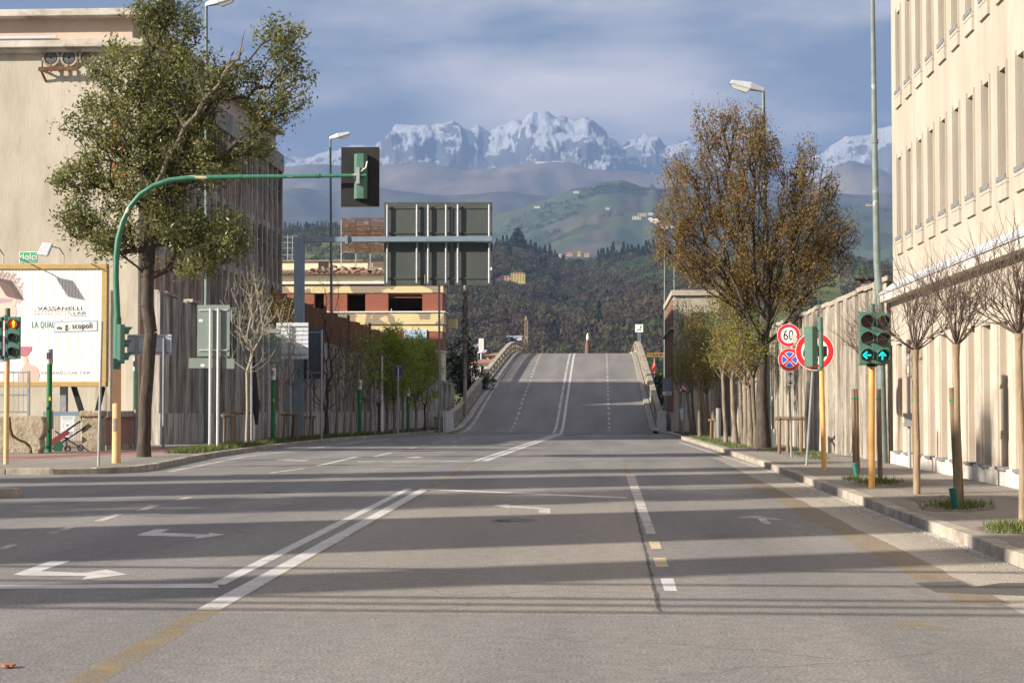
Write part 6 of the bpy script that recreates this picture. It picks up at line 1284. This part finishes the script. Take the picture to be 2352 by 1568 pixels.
o = place('copses', npmesh('copses',np.concatenate(Vs),np.concatenate(Fs),np.concatenate(Ts)), leafmat('far_copses',[(0.035,0.05,0.022),(0.06,0.062,0.035),(0.09,0.075,0.05)],0.2,0.9)); o['label'] = 'hedges and copses scattered over the far farmed hills'; o['category'] = 'woodland'; stuff(o)
# single cypresses and a cedar on the skyline
CYP = leafmat('cypress_green',[(0.012,0.02,0.012),(0.025,0.038,0.02),(0.04,0.055,0.028)],0.0,0.9)
def cyp_mesh(seed):
    r = np.random.RandomState(seed); n = 260; z = r.uniform(0,1,n)**0.9; rad = 0.13*np.sqrt(np.maximum(0.02,1-z))*np.minimum(1,z*9+0.25); th = r.uniform(0,6.28,n); T = np.stack([rad*np.cos(th),rad*np.sin(th),z],1)
    V,F,C = leaves(T,1,(0.006,0.006,0.01),0.10,0.06,r,droop=-1.2); me = npmesh('crown',V,F,r.uniform(0,1,n)); me.materials.append(CYP); return me
cm = [cyp_mesh(i) for i in range(4)]; stem_me = MB().tube([(0,0,-0.02),(0,0,0.2),(0,0,0.85)],[0.022,0.018,0.005],6).mesh('trunk'); stem_me.materials.append(BARK_D)
LONE = ['tall '+x for x in ('cypress above the hillside villa, right one of a pair','cypress above the hillside villa, left one of a pair','cypress straight above the yellow villa','cypress just right of the one above the yellow villa','cypress low on the hill above the brick cone','cypress low on the hill below the merging-lanes sign','cypress beside the brick cone tip','cypress at mid-hill near the rusty tree','cypress in the brown woods above the ramp centre','cypress low on the hill right of the tower crane')]
cr_ = random.Random(12); cyl = [(1375+cr_.uniform(-2,2)+4.0*k, 1420+cr_.uniform(-40,30), cr_.uniform(9,16)) for k in range(40)]+[(1136+7*k+cr_.uniform(-3,3),1440+cr_.uniform(-20,20),cr_.uniform(8,14)) for k in range(24)]+[(650+9*k+cr_.uniform(-3,3),1440,cr_.uniform(6,10)) for k in range(14)]
cyl += [(1252,1180,17),(1243,1150,15),(1166,1180,16),(1172,1190,14),(1375,640,12),(1470,560,9),(1360,560,9),(1505,700,10),(1345,760,11),(1275,600,10)]
for i,(u,Y,h) in enumerate(cyl):
    Y *= KH; h *= KH; X = (u-1400)/FPX*Y; z = hill_z(X,Y)-0.8
    grp = 0 if i < 40 else 1 if i < 64 else 2 if i < 78 else 3
    t = thing('cypress_tree', (['dark cypress of the dense row on the hilltop left of the rusty tree','dark cypress on the hilltop right of the direction sign','dark cypress on the ridge left of the direction sign'][grp] if grp < 3 else LONE[i-78]), 'tree', (X,Y,z), ['cypress row on the hilltop','cypresses right of the sign','cypresses left of the sign','lone hillside cypresses'][grp])
    c = place('crown', cm[i%4], None, t); c.scale = (h,h,h); c2 = place('trunk', stem_me, None, t); c2.scale = (h,h,h)
X = (1190-1400)/FPX*1420*KH; cz_ = hill_z(X,1420*KH)
tree('cedar_tree', 'broad dark cedar on the hilltop right of the direction sign', 'tree', (X,1420*KH,cz_), [(0,0,-1),(0,0,6),(0,0,12),(0,0,18)], [(0,0,6+2.6*k,7.5-1.15*k,7.5-1.15*k,0.9) for k in range(6)], 220, 0.6, 0.12, BARK_D, CYP, 10, (1.0,1.0,0.4), 2.0, 1.0, 71, alpha=0.2, up=0.5, seg=2.5, jit=0.2, extra=100).scale = (KH,KH,KH)
# villas and houses
def house(label, u0, u1, v0, v1, Y, wallm, rows_, cols_, roofm=ROOFR, group='houses on the hills', depth=14):
    a = at(u0,v1,Y); c = at(u1,v0,Y); w = c.x-a.x; h = c.z-a.z; t = thing('far_house', label, 'house', ((a.x+c.x)/2,Y,a.z-3), group); rh = h*0.16
    MB().box(a.x,c.x,Y,Y+depth,a.z-3,c.z-rh).build('wall', wallm, t); zt = c.z-rh; xm0 = a.x+w*0.22; xm1 = c.x-w*0.22; o_ = 0.4
    MB().add([(a.x-o_,Y-o_,zt),(c.x+o_,Y-o_,zt),(c.x+o_,Y+depth+o_,zt),(a.x-o_,Y+depth+o_,zt),(xm0,Y+depth/2,c.z),(xm1,Y+depth/2,c.z)],[(0,1,5,4),(1,2,5),(2,3,4,5),(3,0,4),(3,2,1,0)]).build('roof', roofm, t)
    for r_ in range(rows_):
        for q in range(cols_):
            x = a.x+w*(q+0.5)/cols_; z = a.z+(zt-a.z)*(r_+0.35)/rows_; ww = w/cols_*0.17; hh = (zt-a.z)/rows_*0.24
            MB().box(x-ww,x+ww,Y-0.06,Y+0.05,z,z+2*hh).build('window', GLASSD, t)
HY_ = mat('villa_yellow',(0.55,0.42,0.16),(0.6,0.47,0.2),0.3,0.9); HP = mat('villa_pink',(0.5,0.32,0.24),(0.55,0.37,0.28),0.3,0.9); HW = mat('villa_white',(0.6,0.57,0.52),(0.66,0.63,0.58),0.3,0.9); HO = mat('villa_orange',(0.5,0.23,0.11),(0.55,0.28,0.14),0.3,0.9)
house('yellow villa with red roof standing on the wooded hillside',1173,1206,624,646,VILLA,HY_,4,5); house('low pink farm building left of the yellow villa',1146,1174,632,648,VILLA,HP,2,4); house('small pink outbuilding at the foot of the yellow villa',1136,1150,637,652,VILLA-8,HP,2,2)
house('orange house on the ridge behind the gantry arm',722,760,560,581,2500,HO,3,4); house('white-sheeted building site on the lower hillside',1150,1213,770,791,1120,mat('white_tarp',(0.55,0.56,0.57),(0.66,0.66,0.67),0.4,0.7),1,3,roofm=SIGNRIB)
for k,(u0,u1,v0,v1,m,lab) in enumerate(((1301,1315,577,586,HP,'pink hamlet house in the hilltop gap, leftmost'),(1326,1334,575,586,HY_,'cream hamlet house in the hilltop gap'),(1342,1353,578,587,HP,'pink hamlet house in the hilltop gap, next to the cypress row'),(1280,1289,581,588,HW,'white hamlet house at the left of the hilltop gap'))): house(lab,u0,u1,v0,v1,3100,m,2,3)
for k,(u0,u1,v0,v1,m,lab) in enumerate(((1465,1485,488,496,HY_,'yellow farmhouse on the far green hill'),(1452,1472,495,503,HW,'white farmhouse on the far green hill'),(1488,1500,487,493,HW,'small white house right of the yellow farmhouse'),(1226,1240,472,477,HW,'small white house in the far fields'),(1316,1330,438,443,HW,'pale farm on the crest of the far green hill'),(1990,2004,468,472,HY_,'pale yellow farm by the lamp pole, far hill'),(1390,1400,476,480,HW,'tiny white house in the far fields'))): house(lab,u0,u1,v0,v1,6600,m,2,3,depth=14)
# houses left of the ramp
house('white house with red roof seen through the ramp balustrade',1082,1150,820,905,175,HW,2,4,roofm=ROOFR,group='houses beside the ramp'); house('pale house behind the ramp with orange upper wall',1118,1165,806,870,200,HP,2,3,group='houses beside the ramp')
house('low white house right of the ramp, far side',1500,1528,895,925,180,HW,1,3,group='houses beside the ramp')
t = thing('antenna_mast', 'white cell antenna mast above the houses left of the ramp', 'antenna', at(1105,830,230)); c = at(1105,800,230); MB().tube([(c.x,230,c.z-3),(c.x,230,c.z+1)],0.08,8).build('mast', STEELB, t); 
for dx in (-0.22,0.0,0.24): MB().box(c.x+dx-0.09,c.x+dx+0.09,229.9,230.1,c.z-0.3,c.z+1.3).build('panel', WHITE, t)
for u,v,lab in ((1086,795,'small far street lamp behind the ramp, upper'),(1104,808,'small far street lamp behind the ramp, middle'),(1136,822,'small far street lamp behind the ramp, lower')):
    lamp(lab, u-6, v+60, v+2, 1, z=0, Yfix=210, r=0.07)
# brick cone chimney beyond the crest, cranes
c = at(1350,812,260); t = thing('brick_kiln_cone', 'red brick cone chimney with a white tip beyond the crest', 'chimney', (c.x,260,0)); s2 = 260/4040
MB().tube([(c.x,260,0),(c.x,260,c.z-1),(c.x,260,at(0,795,260).z),(c.x,260,at(0,783,260).z)],[1.0,0.52,0.38,0.2],16).build('cone', ink((0.13,0.06,0.045)), t, True); MB().tube([(c.x,260,at(0,783,260).z),(c.x,260,at(0,775,260).z),(c.x,260,at(0,768,260).z)],[0.2,0.22,0.05],12).build('tip', WHITE, t, True)
CRANE = mat('crane_yellow',(0.30,0.21,0.10),(0.36,0.26,0.13),0.5,0.7)
def lattice(mb, a, b, w, n):
    a = Vector(a); b = Vector(b); d = b-a; up = Vector((0,1,0)); x = d.cross(up).normalized()*w; y = up*w
    cs = [x+y,x-y,-x-y,-x+y]
    for c_ in cs: mb.bar(a+c_,b+c_,w*0.35)
    for k in range(n):
        for q in range(4): mb.bar(a+d*(k/n)+cs[q],a+d*((k+1)/n)+cs[(q+1)%4],w*0.25)
c = at(1208,792,1080); t = thing('tower_crane', 'yellow lattice tower crane above the white-sheeted building site', 'crane', c-Vector((0,0,4))); mb = MB(); lattice(mb,c-Vector((0,0,4)),at(1209,736,1080),0.9,16); mb.build('mast', CRANE, t); p = at(1208,735,1080); MB().tube([p,at(1208,724,1080)],[0.9,0.15],6).build('head', CRANE, t); mb = MB(); lattice(mb,at(1202,732,1080),at(1214,739,1088),0.65,5); mb.build('jib', CRANE, t)
a = at(1486,815,300); b = at(1545,814,300); t = thing('crane_jib', 'orange lattice crane jib showing right of the ramp', 'crane', a); mb = MB(); lattice(mb,a,b+Vector((6,0,0)),0.28,18); mb.build('jib', mat('crane_orange',(0.45,0.2,0.05)), t); MB().tube([(b.x+6,300,0),(b.x+6,300,b.z+1)],0.5,6).build('mast', CRANE, t)
a = at(1500,862,250); t = thing('flag', 'red flag hanging on a pole right of the ramp', 'flag', at(1503,900,250)); MB().tube([at(1504,905,250),at(1503,822,250)],0.06,6).build('pole', STEEL, t); MB().add([at(u,v,250-dy) for u,v,dy in ((1503,824,0),(1505,838,.2),(1508,850,0),(1496,862,-.3),(1490,866,0),(1497,848,.2),(1500,836,0))],[(0,1,6),(1,2,5,6),(2,3,4,5)]).build('cloth', ink((0.5,0.06,0.04)), t)
rt_ = at(1512,905,150); tree('round_tree', 'dense dark green tree just right of the ramp', 'tree', (rt_.x+0.3,150,0), [(0,0,0),(0,0,1.2)], [(0,0,2.8,1.3,1.3,1.6)], 140, 0.12, 0.02, BARK_D, leafmat('dark_round',[(0.02,0.035,0.012),(0.05,0.075,0.025)],0.1), 14, (0.2,0.2,0.2), 0.22, 0.1, 81)
# roof-top chimney and sheds behind the right boundary wall
c = at(1996,650,60); t = thing('roof_chimney', 'white chimney with a tiled cap behind the right boundary wall', 'chimney', (c.x,60,3)); MB().box(c.x-0.3,c.x+0.3,59.7,60.3,0,c.z-0.05).build('stack', WHITE, t); MB().box(c.x-0.4,c.x+0.4,59.6,60.4,c.z+0.1,c.z+0.17).build('cap', ROOFT, t); MB().box(c.x-0.25,c.x-0.2,59.75,60.25,c.z-0.05,c.z+0.1).box(c.x+0.2,c.x+0.25,59.75,60.25,c.z-0.05,c.z+0.1).build('cap_leg', ROOFT, t)
# rooftop aerials left
ar = at(670,600,119); t = thing('roof_aerial', 'thin metal aerial on the yellow building roof beside the factory edge', 'antenna', (ar.x,119,zat(583))); 
for u in (661,672): p = at(u,540,121); MB().tube([(p.x,121,zat(600)),(p.x,121,p.z)],0.03,6).build('mast', STEEL, t)
for v in (545,557,570,585): MB().bar(at(640,v,121),at(686,v,121),0.03).build('rod', STEEL, t)

# ------------------------------------------------------------------ unseen objects added out of view to cast shade into the scene
SHADING_SILO = mat('silo_concrete',(0.35,0.33,0.3),(0.42,0.4,0.36),1,0.9)
for (y,d,h) in ((-0.8,1.6,21),(5.2,5.0,20),(18.6,4.6,19.5)):  # unseen silos, added to lay the broad bands of shade across the road
    t = thing('grain_silo', 'tall round concrete silo beyond the left edge of the street', 'silo', (-34,y,0), 'silos beyond the left edge'); MB().tube([(-34,y,-0.2),(-34,y,h-0.8)],d/2,28).build('shaft', SHADING_SILO, t, True); MB().tube([(-34,y,h-0.8),(-34,y,h)],[d/2+0.1,d/6],28).build('cone_roof', STEEL, t)
for i_,(x_,y_,hh_,r_) in enumerate(((-30,14.6,19.5,1.9),(-29,26.5,17.5,1.0)  )):  # unseen trees, added so the shade bands get broken edges
    tree('roadside_tree', ['tall leafy tree beyond the left edge, between the silos','slim leafy tree beyond the left edge, past the silos','slim leafy tree beyond the left edge, nearest the viewer'][i_], 'tree', (x_,y_,0), [(0,0,-0.1),(0,0,3),(0,0,6),(0,0,hh_*0.6)], [(0,0,hh_*0.62,r_,r_,hh_*0.36)], 260, 0.25, 0.02, BARK_D, LEAF_EV, 22, (0.3,0.3,0.35), 0.32, 0.16, 300+i_, extra=260, seg=0.8, tonefn=None)
t = thing('factory_chimney', 'square brick chimney beyond the left edge of the street', 'chimney', (-40,71.2,0)); MB().box(-40.35,-39.65,70.9,71.5,-0.2,17.0).build('shaft', BRICK_D, t); MB().box(-40.5,-39.5,70.8,71.6,17.0,17.4).build('cap', COPING, t)  # unseen, added to throw an upright bar of shade on the factory front
for k,(y,z,r) in enumerate(((5.9,7.0,0.05),(6.35,7.0,0.05),(6.8,7.0,0.05),(7.6,7.3,0.05),(8.9,7.3,0.06))):  # unseen cables, placed and thickened to draw thin shade lines on the asphalt
    o = MB().tube([(-32+8*i,y,z-0.35*math.sin(math.pi*i/8)) for i in range(9)],r,8).build('overhead_cable', SBLACK, None, True); tag(o,'black overhead cable spanning the street above the view','cable','overhead cables')

# ------------------------------------------------------------------ haze
hz = MB().box(-30000,30000,-1500,29500,-1.4,3450).build('haze', None); stuff(hz)
hm = bpy.data.materials.new('haze'); hm.use_nodes = True; n = hm.node_tree.nodes; n.clear(); pv = n.new('ShaderNodeVolumePrincipled'); mo = n.new('ShaderNodeOutputMaterial'); hm.node_tree.links.new(pv.outputs[0],mo.inputs['Volume'])
pv.inputs['Color'].default_value = (0.215,0.33,0.565,1); pv.inputs['Density'].default_value = 7.5e-5; pv.inputs['Anisotropy'].default_value = 0.0
hz.data.materials.append(hm); hz.display_type = 'WIRE'
